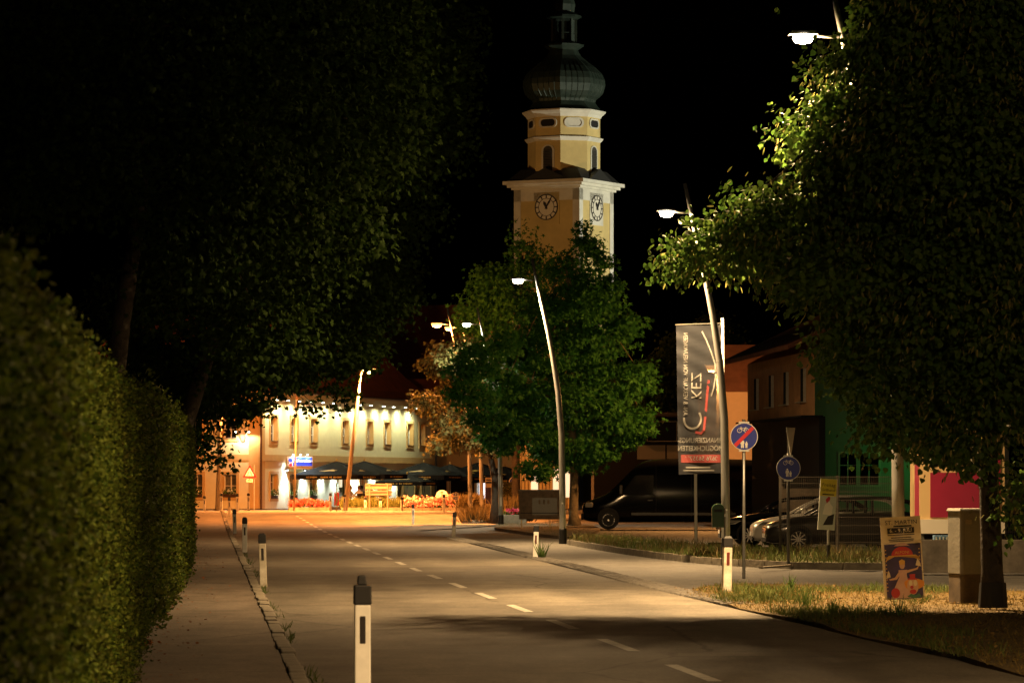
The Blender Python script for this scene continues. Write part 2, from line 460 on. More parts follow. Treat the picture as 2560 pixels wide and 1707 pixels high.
M['posterpink'] = mat('poster_pink', (0.52, 0.34, 0.32), 0.6, var=0.15, scale=5)
M['postergold'] = mat('poster_gold', (0.55, 0.33, 0.07), 0.6)
M['posterorange'] = mat('poster_orange', (0.60, 0.25, 0.04), 0.6)
M['posterskin'] = mat('poster_skin', (0.52, 0.33, 0.24), 0.6)
M['postergreen'] = mat('poster_green', (0.05, 0.16, 0.12), 0.6)
M['yellow'] = mat('poster_yellow', (0.66, 0.56, 0.05), 0.6)
M['paleblue'] = mat('poster_pale', (0.55, 0.60, 0.56), 0.6)
M['skin'] = mat('skin', (0.42, 0.25, 0.17), 0.6)
M['hairdark'] = mat('hair_dark', (0.02, 0.014, 0.010), 0.6)
M['hairbrown'] = mat('hair_brown', (0.10, 0.055, 0.028), 0.6)
M['shirtwhite'] = mat('shirt_white', (0.70, 0.70, 0.68), 0.8)
M['shirtgrey'] = mat('shirt_grey', (0.30, 0.28, 0.27), 0.8)
M['shirtdark'] = mat('shirt_dark', (0.03, 0.025, 0.025), 0.8)
M['shirtblue'] = mat('shirt_blue', (0.10, 0.20, 0.34), 0.8)
M['jeans'] = mat('jeans', (0.03, 0.04, 0.07), 0.8)
M['litpane'] = mat('lit_pane', (0.8, 0.8, 0.8), 0.5, emit=1.6, ecol=(0.85, 0.93, 1.0))
M['litwarm'] = mat('lit_warm_pane', (0.8, 0.7, 0.5), 0.5, emit=0.9, ecol=(1.0, 0.85, 0.55))
M['litblue'] = mat('lit_blue_sign', (0.05, 0.1, 0.8), 0.5, emit=1.6, ecol=(0.08, 0.22, 1.0))
M['litgreen'] = mat('green_tube', (0.1, 1, 0.2), 0.5, emit=3.0, ecol=(0.05, 1.0, 0.16))
M['housewall'] = mat('tan_facade', (0.42, 0.36, 0.25), 0.85, var=0.08, scale=1)
M['litter'] = leafmat('dry_litter', (0.07, 0.042, 0.014), (0.24, 0.155, 0.055), 0.2, 0.7, 0.1)
M['deadleaf'] = leafmat('dead_leaf', (0.16, 0.05, 0.02), (0.30, 0.12, 0.04), 0.2, 0.7, 0.2)

# ------------------------------------------------------------------ leaf scattering
def T_maple():
    pts = []
    for k, (a, r) in enumerate([(-90, .12), (-38, .42), (-22, .34), (12, .62), (36, .36), (58, .62), (72, .40), (90, .66),
                                (108, .40), (122, .62), (144, .36), (168, .62), (202, .34), (218, .42)]):
        pts.append((r * math.cos(R(a)), 0.45 + r * math.sin(R(a))))
    v = [(0, 0.42, 0.04)] + [(x, y, -0.30 * abs(x)) for x, y in pts]
    n = len(pts)
    return np.array(v), [(0, 1 + k, 1 + (k + 1) % n) for k in range(n)]
def T_star():
    pts = []
    for k in range(5):
        a = 90 + 72 * k
        pts.append((0.62 * math.cos(R(a)), 0.45 + 0.62 * math.sin(R(a))))
        pts.append((0.22 * math.cos(R(a + 36)), 0.45 + 0.22 * math.sin(R(a + 36))))
    v = [(0, 0.45, 0.05)] + [(x, y, -0.25 * abs(x)) for x, y in pts]
    n = len(pts)
    return np.array(v), [(0, 1 + k, 1 + (k + 1) % n) for k in range(n)]
def T_heart():
    v = [(0, 0, 0), (-.38, .06, -.08), (-.50, .42, -.14), (0, 1.05, -.10), (.50, .42, -.14), (.38, .06, -.08), (0, .5, .05)]
    return np.array(v, float), [(0, 6, 2, 1), (6, 3, 2), (0, 5, 4, 6), (6, 4, 3)]
def T_oval():
    v = [(0, 0, 0), (-.34, .5, -.08), (0, 1, 0), (.34, .5, -.08)]
    return np.array(v, float), [(0, 3, 2, 1)]
def T_bract():
    v = [(-.07, 0, 0), (.07, 0, 0), (.16, .5, .10), (.05, 1, .22), (-.05, 1, .22), (-.16, .5, .10)]
    return np.array(v, float), [(0, 1, 2, 5), (5, 2, 3, 4)]
def T_blade():
    v = [(-.05, 0, 0), (.05, 0, 0), (.03, .55, .06), (0, 1, .28), (-.03, .55, .06)]
    return np.array(v, float), [(0, 1, 2, 4), (4, 2, 3)]
MAPLE, STAR, HEART, OVAL, BRACT, BLADE = T_maple(), T_star(), T_heart(), T_oval(), T_bract(), T_blade()

def norm(a):
    return a / np.maximum(1e-9, np.linalg.norm(a, axis=1, keepdims=True))

def scatter(name, tpl, P, axis, nrm, size, material, parent=None, kind='stuff', label=None, cat=None, nonuni=None):
    """leaf template copies at P, long side along axis, face along nrm"""
    tv, tf = tpl
    N = len(P)
    y = norm(axis)
    x = norm(np.cross(y, nrm))
    z = np.cross(x, y)
    size = np.asarray(size).reshape(N, 1, 1)
    sx = size if nonuni is None else size * nonuni
    V = P[:, None, :] + size * tv[None, :, 1:2] * y[:, None, :] + sx * tv[None, :, 0:1] * x[:, None, :] + sx * tv[None, :, 2:3] * z[:, None, :]
    nv = len(tv)
    V = V.reshape(-1, 3)
    loops = np.concatenate([np.array(f) for f in tf])
    tot = np.array([len(f) for f in tf])
    L = (loops[None, :] + (np.arange(N) * nv)[:, None]).reshape(-1)
    T = np.tile(tot, N)
    S = np.concatenate([[0], np.cumsum(T)[:-1]])
    me = bpy.data.meshes.new(name)
    me.vertices.add(len(V)); me.vertices.foreach_set('co', V.astype(np.float32).ravel())
    me.loops.add(len(L)); me.loops.foreach_set('vertex_index', L.astype(np.int32))
    me.polygons.add(len(T)); me.polygons.foreach_set('loop_start', S.astype(np.int32)); me.polygons.foreach_set('loop_total', T.astype(np.int32))
    me.materials.append(material)
    me.update(calc_edges=True)
    o = bpy.data.objects.new(name, me)
    col.objects.link(o)
    if parent is not None: o.parent = parent
    if kind: o['kind'] = kind
    if label: o['label'] = label
    if cat: o['category'] = cat
    return o

rng = np.random.default_rng(11)

def crown_points(lobes, n, clump=0.34, shell=0.45, per=26):
    """lobes: (cx,cy,cz, rx,ry,rz). leaf positions grouped in clumps that sit mostly near each lobe's skin"""
    vol = np.array([l[3] * l[4] * l[5] for l in lobes]) ** (0.72)
    cnt = np.maximum(1, (n / per * vol / vol.sum()).astype(int))
    P = []; O = []
    for l, c in zip(lobes, cnt):
        d = norm(rng.normal(size=(c, 3)))
        r = shell + (1 - shell) * rng.random(c) ** 0.55
        ctr = np.array(l[:3]); rad = np.array(l[3:6])
        cc = ctr + d * rad * r[:, None]
        k = rng.integers(int(per * .5), int(per * 1.5), size=c)
        idx = np.repeat(np.arange(c), k)
        sp = clump * (0.6 + 0.8 * rng.random(c))
        off = np.clip(rng.normal(size=(len(idx), 3)), -1.5, 1.5) * sp[idx][:, None] * np.array([1, 1, .65])
        P.append(cc[idx] + off); O.append(norm(d[idx] + off * 0.9))
    return np.concatenate(P), np.concatenate(O)

def foliage(name, lobes, n, tpl, size, material, parent, clump=0.34, droop=0.55, shell=0.45, per=26, kind='stuff', keep=None):
    P, O = crown_points(lobes, n, clump, shell, per)
    if keep is not None:
        k_ = keep(P); P, O = P[k_], O[k_]
    N = len(P)
    ax = O * 0.7 + rng.normal(size=(N, 3)) * 0.6 + np.array([0, 0, -droop])
    nr = O * 0.6 + rng.normal(size=(N, 3)) * 0.7 + np.array([0, 0, 0.6])
    s = size * (0.65 + 0.7 * rng.random(N))
    return scatter(name, tpl, P, ax, nr, s, material, parent, kind)

def tree(name, label, loc, trunk, lobes, n, tpl, size, leaf, bark, clump=0.34, group=None, droop=0.55, shell=0.45, per=26, extra=None, keep=None):
    """trunk: list of (x,y,z,r) relative to loc"""
    t = thing(name, label, 'tree', loc, 0, group)
    tr = MB().tube([p[:3] for p in trunk], [p[3] for p in trunk], 10).build('trunk', bark, t, smooth=True)
    top = Vector(trunk[-1][:3])
    base = Vector(trunk[max(0, len(trunk) - 2)][:3])
    for i, l in enumerate(lobes[:12]):
        e = Vector(l[:3])
        frac = 0.35 + 0.65 * random.random()
        s = base.lerp(top, frac)
        mid = s.lerp(e, 0.5) + Vector((random.uniform(-.3, .3), random.uniform(-.3, .3), random.uniform(0, .4)))
        r0 = trunk[-1][3] * 0.75
        MB().tube([s, mid, e], [r0, r0 * .6, r0 * .2], 6).build('limb', bark, t, smooth=True)
    foliage('crown', lobes, n, tpl, size, leaf, t, clump, droop, shell, per, keep=keep)
    if extra: extra(t)
    return t

def grass_patch(name, poly, n, hmin, hmax, material, zoff=0.0, lean=0.35, width=1.0, label=None, cat=None, parent=None, patchy=0.0, seed=1):
    """blades on the ground inside a polygon of (x,y)"""
    g = np.random.default_rng(seed)
    A = np.array(poly)
    lo, hi = A.min(0), A.max(0)
    pts = np.empty((0, 2))
    while len(pts) < n:
        q = lo + (hi - lo) * g.random((n * 2, 2))
        ins = np.zeros(len(q), bool)
        j = len(A) - 1
        for i in range(len(A)):
            c = ((A[i, 1] > q[:, 1]) != (A[j, 1] > q[:, 1])) & (q[:, 0] < (A[j, 0] - A[i, 0]) * (q[:, 1] - A[i, 1]) / (A[j, 1] - A[i, 1] + 1e-12) + A[i, 0])
            ins ^= c; j = i
        if patchy:
            f = np.sin(q[:, 0] * 2.3 + seed) + np.sin(q[:, 1] * 1.1 + 2 * seed) + np.sin(q[:, 0] * 1.1 - q[:, 1] * .7)
            ins &= f + g.normal(size=len(q)) * 0.8 > patchy
        pts = np.concatenate([pts, q[ins]])
    pts = pts[:n]
    P = np.column_stack([pts, np.array([gz(y) for y in pts[:, 1]]) + zoff - 0.01])
    ax = np.column_stack([g.normal(size=(n, 2)) * lean, np.ones(n)])
    nr = np.column_stack([g.normal(size=(n, 2)), np.zeros(n) + .1])
    s = hmin + (hmax - hmin) * g.random(n) ** 1.8
    return scatter(name, BLADE, P, ax, nr, s, material, parent, 'stuff', label, cat, nonuni=width)

# ================================================================== THE SETTING
def sheet(name, rows, zoff, material):
    """rows: (Y, xl, xr)"""
    m = MB()
    vs = []
    for (Y, a, b) in rows:
        vs += [(a, Y, gz(Y) + zoff), ((a + b) / 2, Y, gz(Y) + zoff), (b, Y, gz(Y) + zoff)]
    fs = []
    for i in range(len(rows) - 1):
        for k in (0, 1):
            fs.append((3 * i + k, 3 * i + k + 1, 3 * i + k + 4, 3 * i + k + 3))
    m.add(vs, fs)
    return tag(m.build(name, material), kind='structure')

YS = [-40, 0, 30, 60, 90, 120] + list(range(130, 215, 5)) + [230, 260, 300, 400, 700, 1500]
sheet('ground', [(y, -600, 600) for y in YS], -0.035, M['lot'])

def kerbX(Y): return 0.87 - 0.0825 * Y
def edgeX(Y): return 7.45 - 0.0815 * Y if Y < 62 else (7.45 - 0.0815 * 62) - 0.076 * (Y - 62)
rows = []
for y in [-20, 0, 20, 40, 60, 80, 100, 120] + list(range(128, 216, 4)):
    r = edgeX(y)
    if y > 140: r += (y - 140) * 0.30
    rows.append((y, kerbX(y) + 0.02, r))
sheet('road', rows, 0.0, M['road'])
# hedge face / pavement edge
HED = [(4, -0.75), (10, -1.35), (20, -2.30), (33, -3.45), (41, -4.15), (58, -5.35), (76, -6.75), (100, -8.80), (127, -11.15), (150, -13.2)]
def hedX(Y):
    for (a, b) in zip(HED[:-1], HED[1:]):
        if Y <= b[0]:
            t = (Y - a[0]) / (b[0] - a[0]); return a[1] + t * (b[1] - a[1])
    return HED[-1][1] - 0.085 * (Y - 150)
sheet('pavement', [(y, hedX(y) - 2.0, kerbX(y) - 0.13) for y in [4, 10, 20, 33, 41, 58, 76, 100, 127, 135, 142, 150, 160, 170, 180, 190, 198]], 0.045, M['walk'])

# kerb of single stones
kerb = bpy.data.objects.new('kerb', None); col.objects.link(kerb); kerb['kind'] = 'structure'
kme = None
d = Vector((-0.0825, 1, 0)).normalized(); ang = math.atan2(-d.x, d.y)
Y = 16.0
while Y < 118:
    if kme is None:
        o = MB().box((0, 0, 0), (0.15, 0.985, 0.16)).build('kerb_stone', M['kerb'], kerb, bevel=0.015)
        kme = o.data
    else:
        o = bpy.data.objects.new('kerb_stone', kme); col.objects.link(o); o.parent = kerb
        b = o.modifiers.new('bev', 'BEVEL'); b.width = 0.015; b.segments = 2
    o.location = (kerbX(Y) - 0.05 + random.uniform(-.012, .012), Y, gz(Y) - 0.015 + random.uniform(-.012, .012))
    o.rotation_euler = (random.uniform(-.006, .006), random.uniform(-.02, .02), ang + random.uniform(-.008, .008))
    Y += 1.0
mb = MB()
while Y < 205:
    mb.box((kerbX(Y) - 0.05, Y, gz(Y) - 0.015 + random.uniform(-.01, .01)), (0.15, 0.985, 0.16), Matrix.Rotation(ang, 3, 'Z'))
    Y += 1.0
mb.build('kerb_stone_row', M['kerb'], kerb, kind='stuff')

# centre line dashes
lane = bpy.data.objects.new('lane_marking', None); col.objects.link(lane); lane['kind'] = 'structure'
def cenX(Y): return 4.73 - 0.0879 * Y if Y < 75 else (4.73 - 0.0879 * 75) - 0.082 * (Y - 75)
Y = 21.1
while Y < 178:
    a, b = Y, Y + 3.05
    w = 0.065
    nx, ny = 1.0, 0.085
    m = MB()
    m.add([(cenX(a) - w, a - .004, gz(a) + .004), (cenX(a) + w, a + .004, gz(a) + .004), (cenX(b) + w, b + .004, gz(b) + .004), (cenX(b) - w, b - .004, gz(b) + .004)], [(0, 1, 2, 3)])
    m.build('dash', M['mark'], lane)
    Y += 6.0

# cobbled gutter strip at the road's right-hand edge
mb = MB()
Y = 54.0
while Y < 122:
    for k in range(4):
        jx, jy = random.uniform(-.012, .012), random.uniform(-.012, .012)
        mb.box((edgeX(Y) + 0.06 + k * 0.125 + jx, Y + jy, gz(Y) + random.uniform(-.006, .012)), (0.105, 0.108, 0.05), taper=0.86)
    Y += 0.128
ob = mb.build('cobble_gutter', M['cobble'], None, kind='structure')

# verges
def verge(name, poly, material, h=0.06):
    mb = MB()
    n = len(poly)
    vs = [(p[0], p[1], gz(p[1]) + h) for p in poly] + [(p[0], p[1], gz(p[1]) - 0.05) for p in poly]
    fs = [tuple(range(n))] + [(i, i + n, (i + 1) % n + n, (i + 1) % n) for i in range(n)]
    mb.add(vs, fs)
    o = mb.build(name, material)
    import bmesh
    bm = bmesh.new(); bm.from_mesh(o.data)
    bmesh.ops.recalc_face_normals(bm, faces=bm.faces)
    bmesh.ops.triangulate(bm, faces=[f for f in bm.faces if len(f.verts) > 4])
    bm.to_mesh(o.data); bm.free()
    return tag(o, kind='structure')

V1 = [(edgeX(y) + 0.1 + 0.12 * math.sin(y * .7), y) for y in range(26, 57, 2)] + [(2.75, 58.5), (2.95, 61), (3.3, 63.5), (3.9, 65.2), (5.0, 64.6), (7, 62.0), (9, 60.0), (14, 58.5), (14, 26)]
verge('dry_verge', V1, M['soil'], 0.022)
V2 = [(1.70, 111), (1.95, 107), (2.35, 102), (2.95, 95), (3.55, 89.5), (4.30, 84), (5.0, 81), (6.0, 78.6), (8.0, 77.4), (10.5, 77), (22, 76.5), (22, 92), (9.6, 93), (7.0, 95), (5.2, 100), (4.0, 110), (2.9, 117), (2.0, 116)]
verge('grass_island', V2, M['soil_green'], 0.09)
V3 = [tuple(G(*p)[:2]) for p in ((1236, 1323), (1300, 1332), (1360, 1340), (1420, 1346), (1478, 1336), (1500, 1325), (1480, 1314), (1400, 1309), (1300, 1308), (1240, 1312))]
verge('tree_bed', V3, M['mulch'], 0.07)
# kerb stones round the island
ik = bpy.data.objects.new('island_kerb', None); col.objects.link(ik); ik['kind'] = 'structure'
for (a, b) in zip(V2[0:10], V2[1:11]):
    a3, b3 = Vector((*a, 0)), Vector((*b, 0)); L = (b3 - a3).length
    n = max(1, int(L / 1.0)); dd = (b3 - a3) / n
    for i in range(n):
        c = a3 + dd * (i + .5)
        if c.x > 14: continue
        MB().box((0, 0, 0), (0.10, dd.length * .97, 0.24), Matrix.Rotation(math.atan2(-dd.x, dd.y), 3, 'Z')).build('kerb_stone', M['kerb'], ik, loc=(c.x, c.y, gz(c.y) + 0.0 + random.uniform(-.01, .01)))

# grass
g1 = verge_pts = V1
o = grass_patch('dry_grass', V1, 70000, 0.03, 0.11, M['grass_dry'], 0.022, 0.8, 1.0, seed=3)
tag(o, 'short dry yellow grass on the near verge', 'grass')
o = grass_patch('green_grass', [(edgeX(y) + 0.15, y) for y in range(36, 57, 2)] + [(3.0, 61), (3.6, 64.5), (5.0, 64.2), (7.5, 61.5), (5.6, 52), (5.4, 44), (5.6, 36)], 14000, 0.04, 0.16, M['grass_green'], 0.022, 0.5, 1.0, patchy=.5, seed=5)
tag(o, 'green tufts among the dry grass near the road edge', 'grass')
o = grass_patch('island_grass', V2, 30000, 0.05, 0.24, M['grass_green'], 0.09, 0.4, 1.0, seed=8)
tag(o, 'green grass on the kerbed island beside the car park', 'grass')
o = grass_patch('island_dry_grass', V2, 12000, 0.08, 0.32, M['reed'], 0.09, 0.4, 0.8, patchy=0.5, seed=9)
tag(o, 'brown dry stalks among the island grass by the fence', 'grass')
o = grass_patch('bed_litter', V3, 2500, 0.03, 0.10, M['grass_green'], 0.07, 0.6, 1.0, patchy=0.2, seed=10)
tag(o, 'sparse grass on the bark bed under the star-leaved tree', 'grass')
nn = 9000
A_ = np.column_stack([rng.uniform(2.6, 9.5, nn), rng.uniform(30, 62, nn)])
A_ = A_[(A_[:, 0] > np.array([edgeX(y) + .25 for y in A_[:, 1]])) & (A_[:, 1] < 66 - A_[:, 0] * .7)]
nn = len(A_)
o = scatter('leaf_litter', OVAL, np.column_stack([A_, np.full(nn, .035) + .03 * rng.random(nn)]), rng.normal(size=(nn, 3)) * np.array([1, 1, .25]), np.array([0, 0, 1.]) + rng.normal(size=(nn, 3)) * .45, .018 + .034 * rng.random(nn), M['litter'], None, 'stuff', 'dry linden litter strewn over the near verge', 'leaf litter')
# tall seed stalks
for k, (px, py, n, hh, lab) in enumerate(((1975, 1478, 26, .30, 'tall green weed clump at the middle of the dry verge'), (2080, 1540, 34, .24, 'low weed clump at the road edge of the dry verge'),
                                          (2015, 1520, 28, .26, 'weed clump between road edge and verge middle'), (1915, 1365, 40, .42, 'green weed in front of the white car bumper'),
                                          (1356, 1396, 26, .50, 'wispy weed growing beside the white delineator post with red reflector'), (2250, 1545, 14, .30, 'small dark seedling in front of the circus poster'))):
    p = G(px, py)
    nn = n
    ppx = p.x + rng.normal(size=nn) * .03; ppy = p.y + rng.normal(size=nn) * .03
    P = np.column_stack([ppx, ppy, np.full(nn, p.z + .04)])
    ax = np.column_stack([rng.normal(size=(nn, 2)) * .38, np.ones(nn)])
    o = scatter('weed', BLADE, P, ax, rng.normal(size=(nn, 3)), hh * (.5 + .6 * rng.random(nn)), M['weed'], None, None, lab, 'weed', nonuni=.8)
    o['group'] = 'weeds on the verges'

# moss and litter along the left kerb
P = []; 
for k in range(900):
    y = 20 + 75 * random.random() ** 1.4
    P.append((kerbX(y) + 0.05 + abs(random.gauss(0, .05)) , y + random.gauss(0, .05), 0.0))
P = np.array([p for p in P if math.sin(p[1] * 1.7) + math.sin(p[1] * .63) > .2])
o = scatter('kerb_weeds', BLADE, P, np.column_stack([rng.normal(size=(len(P), 2)) * .6, np.ones(len(P))]), rng.normal(size=(len(P), 3)), .03 + .10 * rng.random(len(P)), M['grass_green'], None, 'stuff', 'weeds in the gutter along the pavement kerb', 'weeds', nonuni=1.5)
nn = 700
yy = 18 + 90 * rng.random(nn) ** 1.3
P = np.column_stack([np.array([hedX(y) for y in yy]) + np.abs(rng.normal(size=nn)) * .35 - .05, yy, np.full(nn, .052)])
o = scatter('fallen_leaves', OVAL, P, rng.normal(size=(nn, 3)) * np.array([1, 1, .15]), np.array([0, 0, 1.]) + rng.normal(size=(nn, 3)) * .3, .03 + .03 * rng.random(nn), M['deadleaf'], None, 'stuff', 'small dead leaves on the pavement below the hedge', 'leaves')
p = G(338, 1620, .045)
nn = 26
P = np.column_stack([p.x + rng.normal(size=nn) * .07, p.y + rng.normal(size=nn) * .1, .06 + .04 * rng.random(nn)])
o = scatter('leaf_heap', MAPLE, P, rng.normal(size=(nn, 3)) * np.array([1, 1, .4]), np.array([0, 0, 1.]) + rng.normal(size=(nn, 3)) * .5, .06 + .05 * rng.random(nn), M['deadleaf'], None, None, 'small heap of red-brown dead leaves on the pavement by the hedge', 'leaf heap')

# ================================================================== HEDGES
def hedge(name, label, Y0, Y1, hfun, shift, n, leafsize, seed, depth=1.3):
    g = np.random.default_rng(seed)
    t = thing(name, label, 'hedge', (hedX(Y0), Y0, 0), 0, 'hedges along the pavement')
    bx, by = hedX(Y0), Y0
    mb = MB()
    ys = np.linspace(Y0, Y1, 40)
    vs = []; fs = []
    for y in ys:
        x = hedX(y) + shift - 0.10; h = hfun(y) - .12
        vs += [(x - bx, y - by, 0), (x - .06 - bx, y - by, h * .9), (x - .30 - bx, y - by, h), (x - depth - bx, y - by, h), (x - depth - bx, y - by, 0)]
    for i in range(len(ys) - 1):
        for k in range(4):
            fs.append((5 * i + k, 5 * i + k + 1, 5 * i + k + 6, 5 * i + k + 5))
    fs.append((4, 3, 2, 1, 0)); e = 5 * (len(ys) - 1); fs.append((e, e + 1, e + 2, e + 3, e + 4))
    mb.add(vs, fs).build('core', M['hedge_core'], t)
    # leaves on face, shoulder, top and the far end
    u = g.random(n)
    y = Y0 + (Y1 - Y0) * u ** 1.25
    prof = g.random(n)
    h = np.array([hfun(a) for a in y])
    lump = (.05 * np.sin(y * 2.1 + seed) + .04 * np.sin(y * 5.3) + .04 * np.sin(h * prof * 7 + y * 3)) * np.clip(y / 30, .35, 1)
    x0 = np.array([hedX(a) for a in y]) + shift
    face = prof < .78
    f = prof / .78
    z = np.where(face, h * f, h + g.normal(size=n) * .04 * np.clip(y / 25, .4, 1) - .03)
    inset = np.where(face, .12 * np.clip(f - .75, 0, 1) ** 2 * 16 * .25, (prof - .78) / .22 * depth)
    x = x0 - inset + lump + g.normal(size=n) * .045
    top = z > h * .93
    z = z + np.where(top, g.exponential(.05, n), 0) * np.clip(y / 40, .2, 1)
    P = np.column_stack([x - bx, y - by, np.maximum(z, .03)])
    O = np.where(face[:, None], np.array([1.0, -.25, .1]), np.array([.2, 0, 1.0]))
    ne = int(n * .06)
    Pe = np.column_stack([hedX(Y1) + shift - depth * g.random(ne) - bx, np.full(ne, Y1 - by) + g.normal(size=ne) * .05, g.random(ne) * hfun(Y1)])
    P = np.concatenate([P, Pe]); O = np.concatenate([O, np.tile(np.array([[.5, .8, 0]]), (ne, 1))])
    N = len(P)
    ax = O * .5 + g.normal(size=(N, 3)) * .7 + np.array([0, 0, .25])
    nr = O * .8 + g.normal(size=(N, 3)) * .6
    scatter('foliage', OVAL, P, ax, nr, leafsize * (.6 + .8 * g.random(N)), M['hedge_leaf'], t)
    return t
hedge('clipped_hedge', 'tall clipped hedge rising at the picture edge beside the near pavement', 9.2, 41.5, lambda y: 2.23 + .0100 * y + .04 * math.sin(y * .9), 0.0, 175000, 0.028, 21)
hedge('clipped_hedge', 'darker taller hedge running on along the pavement towards the inn', 42.2, 150, lambda y: 2.80 + .004 * (y - 42) + .05 * math.sin(y * .9), 0.06, 80000, 0.058, 22)

# ================================================================== STREET LANTERNS
PROF = [(0, 0), (-.012, 1.6), (-.036, 3.2), (-.14, 4.5), (-.30, 5.56), (-.46, 6.4), (-.68, 7.37), (-.92, 8.48)]
def street_lamp(label, loc, scale, lens, color, power, cone=160, dark_base=True, size=0.12, group='curved lantern poles along the road', bowl=0, blend=0.6, mirror=1, headlen=0.46, tilt=0.0, fill_spot=None):
    t = thing('street_lamp', label, 'street lamp', loc, 0, group)
    s = scale
    MB().tube([(x * s * mirror, 0, z * s) for x, z in PROF], [0.098, .095, .088, .080, .072, .066, .056, .040], 14).build('pole', M['polegrey'], t, smooth=True)
    MB().lathe([(.118, 0), (.118, .42), (.104, .45)], 14).build('base_sleeve', M['black'], t, smooth=False)
    MB().box((0, -.090, 1.0), (.085, .02, .40)).build('access_door', M['polegrey'], t, bevel=.006)
    MB().lathe([(.082, 0), (.082, .05)], 14, (-.14 * s * mirror, 0, 4.5 * s)).build('joint_collar', M['polegrey'], t)
    zh = 7.8 * s
    xp = -.78 * s * mirror
    xh = -1.33 * s * mirror
    MB().tube([(xp, 0, zh + .02), (xh, 0, zh + .06)], [.025, .022], 8).build('arm', M['polegrey'], t, smooth=True)
    hd = MB()
    hd.box((xh, 0, zh + .09), (headlen, .28, .06), taper=.8)
    h = hd.build('lamp_head', M['headgrey'], t, bevel=.015)
    k_ = 1.45 if bowl > 2000 else 1.0
    MB().lathe([(.02, -.075 * k_), (.12 * k_, -.055 * k_), (.155 * k_, 0), (.16 * k_, .06)], 24, (xh, 0, zh)).build('lens', lens, h, smooth=True)
    lamp_light('SPOT', (xh, 0, zh - .16), power, color, t, size, cone, blend, (0, tilt * mirror, 0))
    if bowl:                       # glow of the clear bowl to all sides
        lamp_light('POINT', (xh, 0, zh - .18), bowl, color, t, size)
    if fill_spot:                      # added fill spot, brightens a tree the lamp itself leaves dark
        l = lamp_light('SPOT', (xh, 0, zh - .10), fill_spot[0], color, t, size, fill_spot[2], .9)
        d = (Vector(fill_spot[1]) - Vector(loc) - Vector((xh, 0, zh))).normalized()
        l.rotation_euler = d.to_track_quat('-Z', 'Y').to_euler()
    return t

street_lamp('bright curved street lamp at the linden top, pole rising behind the circus poster', at(2247, 56), 1.09, M['lens_white'], WHITE, 20000, 162, blend=1.0, bowl=900)
street_lamp('curved street lamp with a green bin and banner beside its pole', at(1815, 82.6), 1.0, M['lens_white'], WHITE, 12000, 164, blend=1.0, bowl=160)
street_lamp('curved street lamp standing free in front of the dark star-leaved tree', at(1407, 110), 1.0, M['lens_white'], WHITE, 12000, 176, blend=1.0, fill_spot=(9500, (1.2, 148, 3.4), 40))
street_lamp('curved street lamp whose pole rises from the flower trough into the lit tree', at(1252, 151), 1.05, M['lens_white'], (1.0, 0.90, 0.58), 3800, 178, blend=.9)
street_lamp('curved street lamp beside the road, outside the picture near the camera', (7.4, 19, 0), 1.0, M['lens_white'], WHITE, 17000, 172, blend=.9, fill_spot=(4800, (5.5, 51, 5.0), 60))
street_lamp('outer of two orange lamps above the orange-lit tree', at(1176, 161), 1.10, M['lens_sodium'], SODIUM, 40000, 140, bowl=4200, blend=.7, tilt=R(20), group='orange lamps in the square')
street_lamp('inner and lower of the two orange lamps above the orange-lit tree', at(1204, 180), 1.17, M['lens_sodium'], SODIUM, 50000, 140, bowl=2600, blend=.7, tilt=R(20), group='orange lamps in the square')

def straight_lamp(label, base, top, head, lens, color, power, cone=150, glow=.24):
    t = thing('street_lamp', label, 'street lamp', base, 0, 'straight lamp poles in front of the inn')
    d = Vector(top) - Vector(base)
    MB().tube([(0, 0, 0), d * .5, d], [.13, .10, .06], 12).build('pole', M['signback'], t, smooth=True)
    h = Vector(head) - Vector(base)
    MB().tube([(d.x, d.y, d.z - .45), (h.x - .1 if h.x > d.x else h.x + .1, h.y, h.z + .05)], [.03, .025], 6).build('arm', M['signback'], t)
    hd = MB().box((h.x, h.y, h.z + .12), (.62, .36, .10), taper=.7).build('lamp_head', M['headgrey'], t, bevel=.02)
    MB().lathe([(.03, -.20), (.14, -.16), (.21, -.04), (.22, .07)], 16, tuple(h)).build('lens', lens, hd, smooth=True)
    lamp_light('SPOT', (h.x, h.y, h.z - .33), power, color, t, .10, cone, .8)
    lamp_light('POINT', (h.x, h.y, h.z - .33), power * glow, color, t, .10)
    return t
b = at(863, 206); straight_lamp('straight lamp pole with orange head in front of the umbrellas', b, W(905, 905, 206), W(923, 925, 206), M['lens_sodium'], SODIUM, 42000, 150)
b = at(543, 206); straight_lamp('straight lamp pole in front of the inn end wall, head hidden in foliage', b, W(556, 930, 206), W(584, 940, 206), M['lens_sodium'], SODIUM, 21000, 150)
b = at(1798, 143); straight_lamp('orange car park lamp glowing through the banner cloth', b, W(1796, 905, 143), W(1779, 918, 143), M['lens_sodium'], (1.0, .42, .11), 2500, 150, 1.0)
# flagpole
b = at(735, 207); t = thing('flagpole', 'thin bare flagpole in front of the blue inn sign', 'flagpole', b)
d = W(742, 998, 207) - b
MB().tube([(0, 0, 0), d], [.055, .04], 8).build('mast', M['signback'], t, smooth=True)
MB().lathe([(.05, 0), (.09, .06), (.07, .14), (.01, .18)], 8, tuple(d)).build('cap', M['gutter'], t)

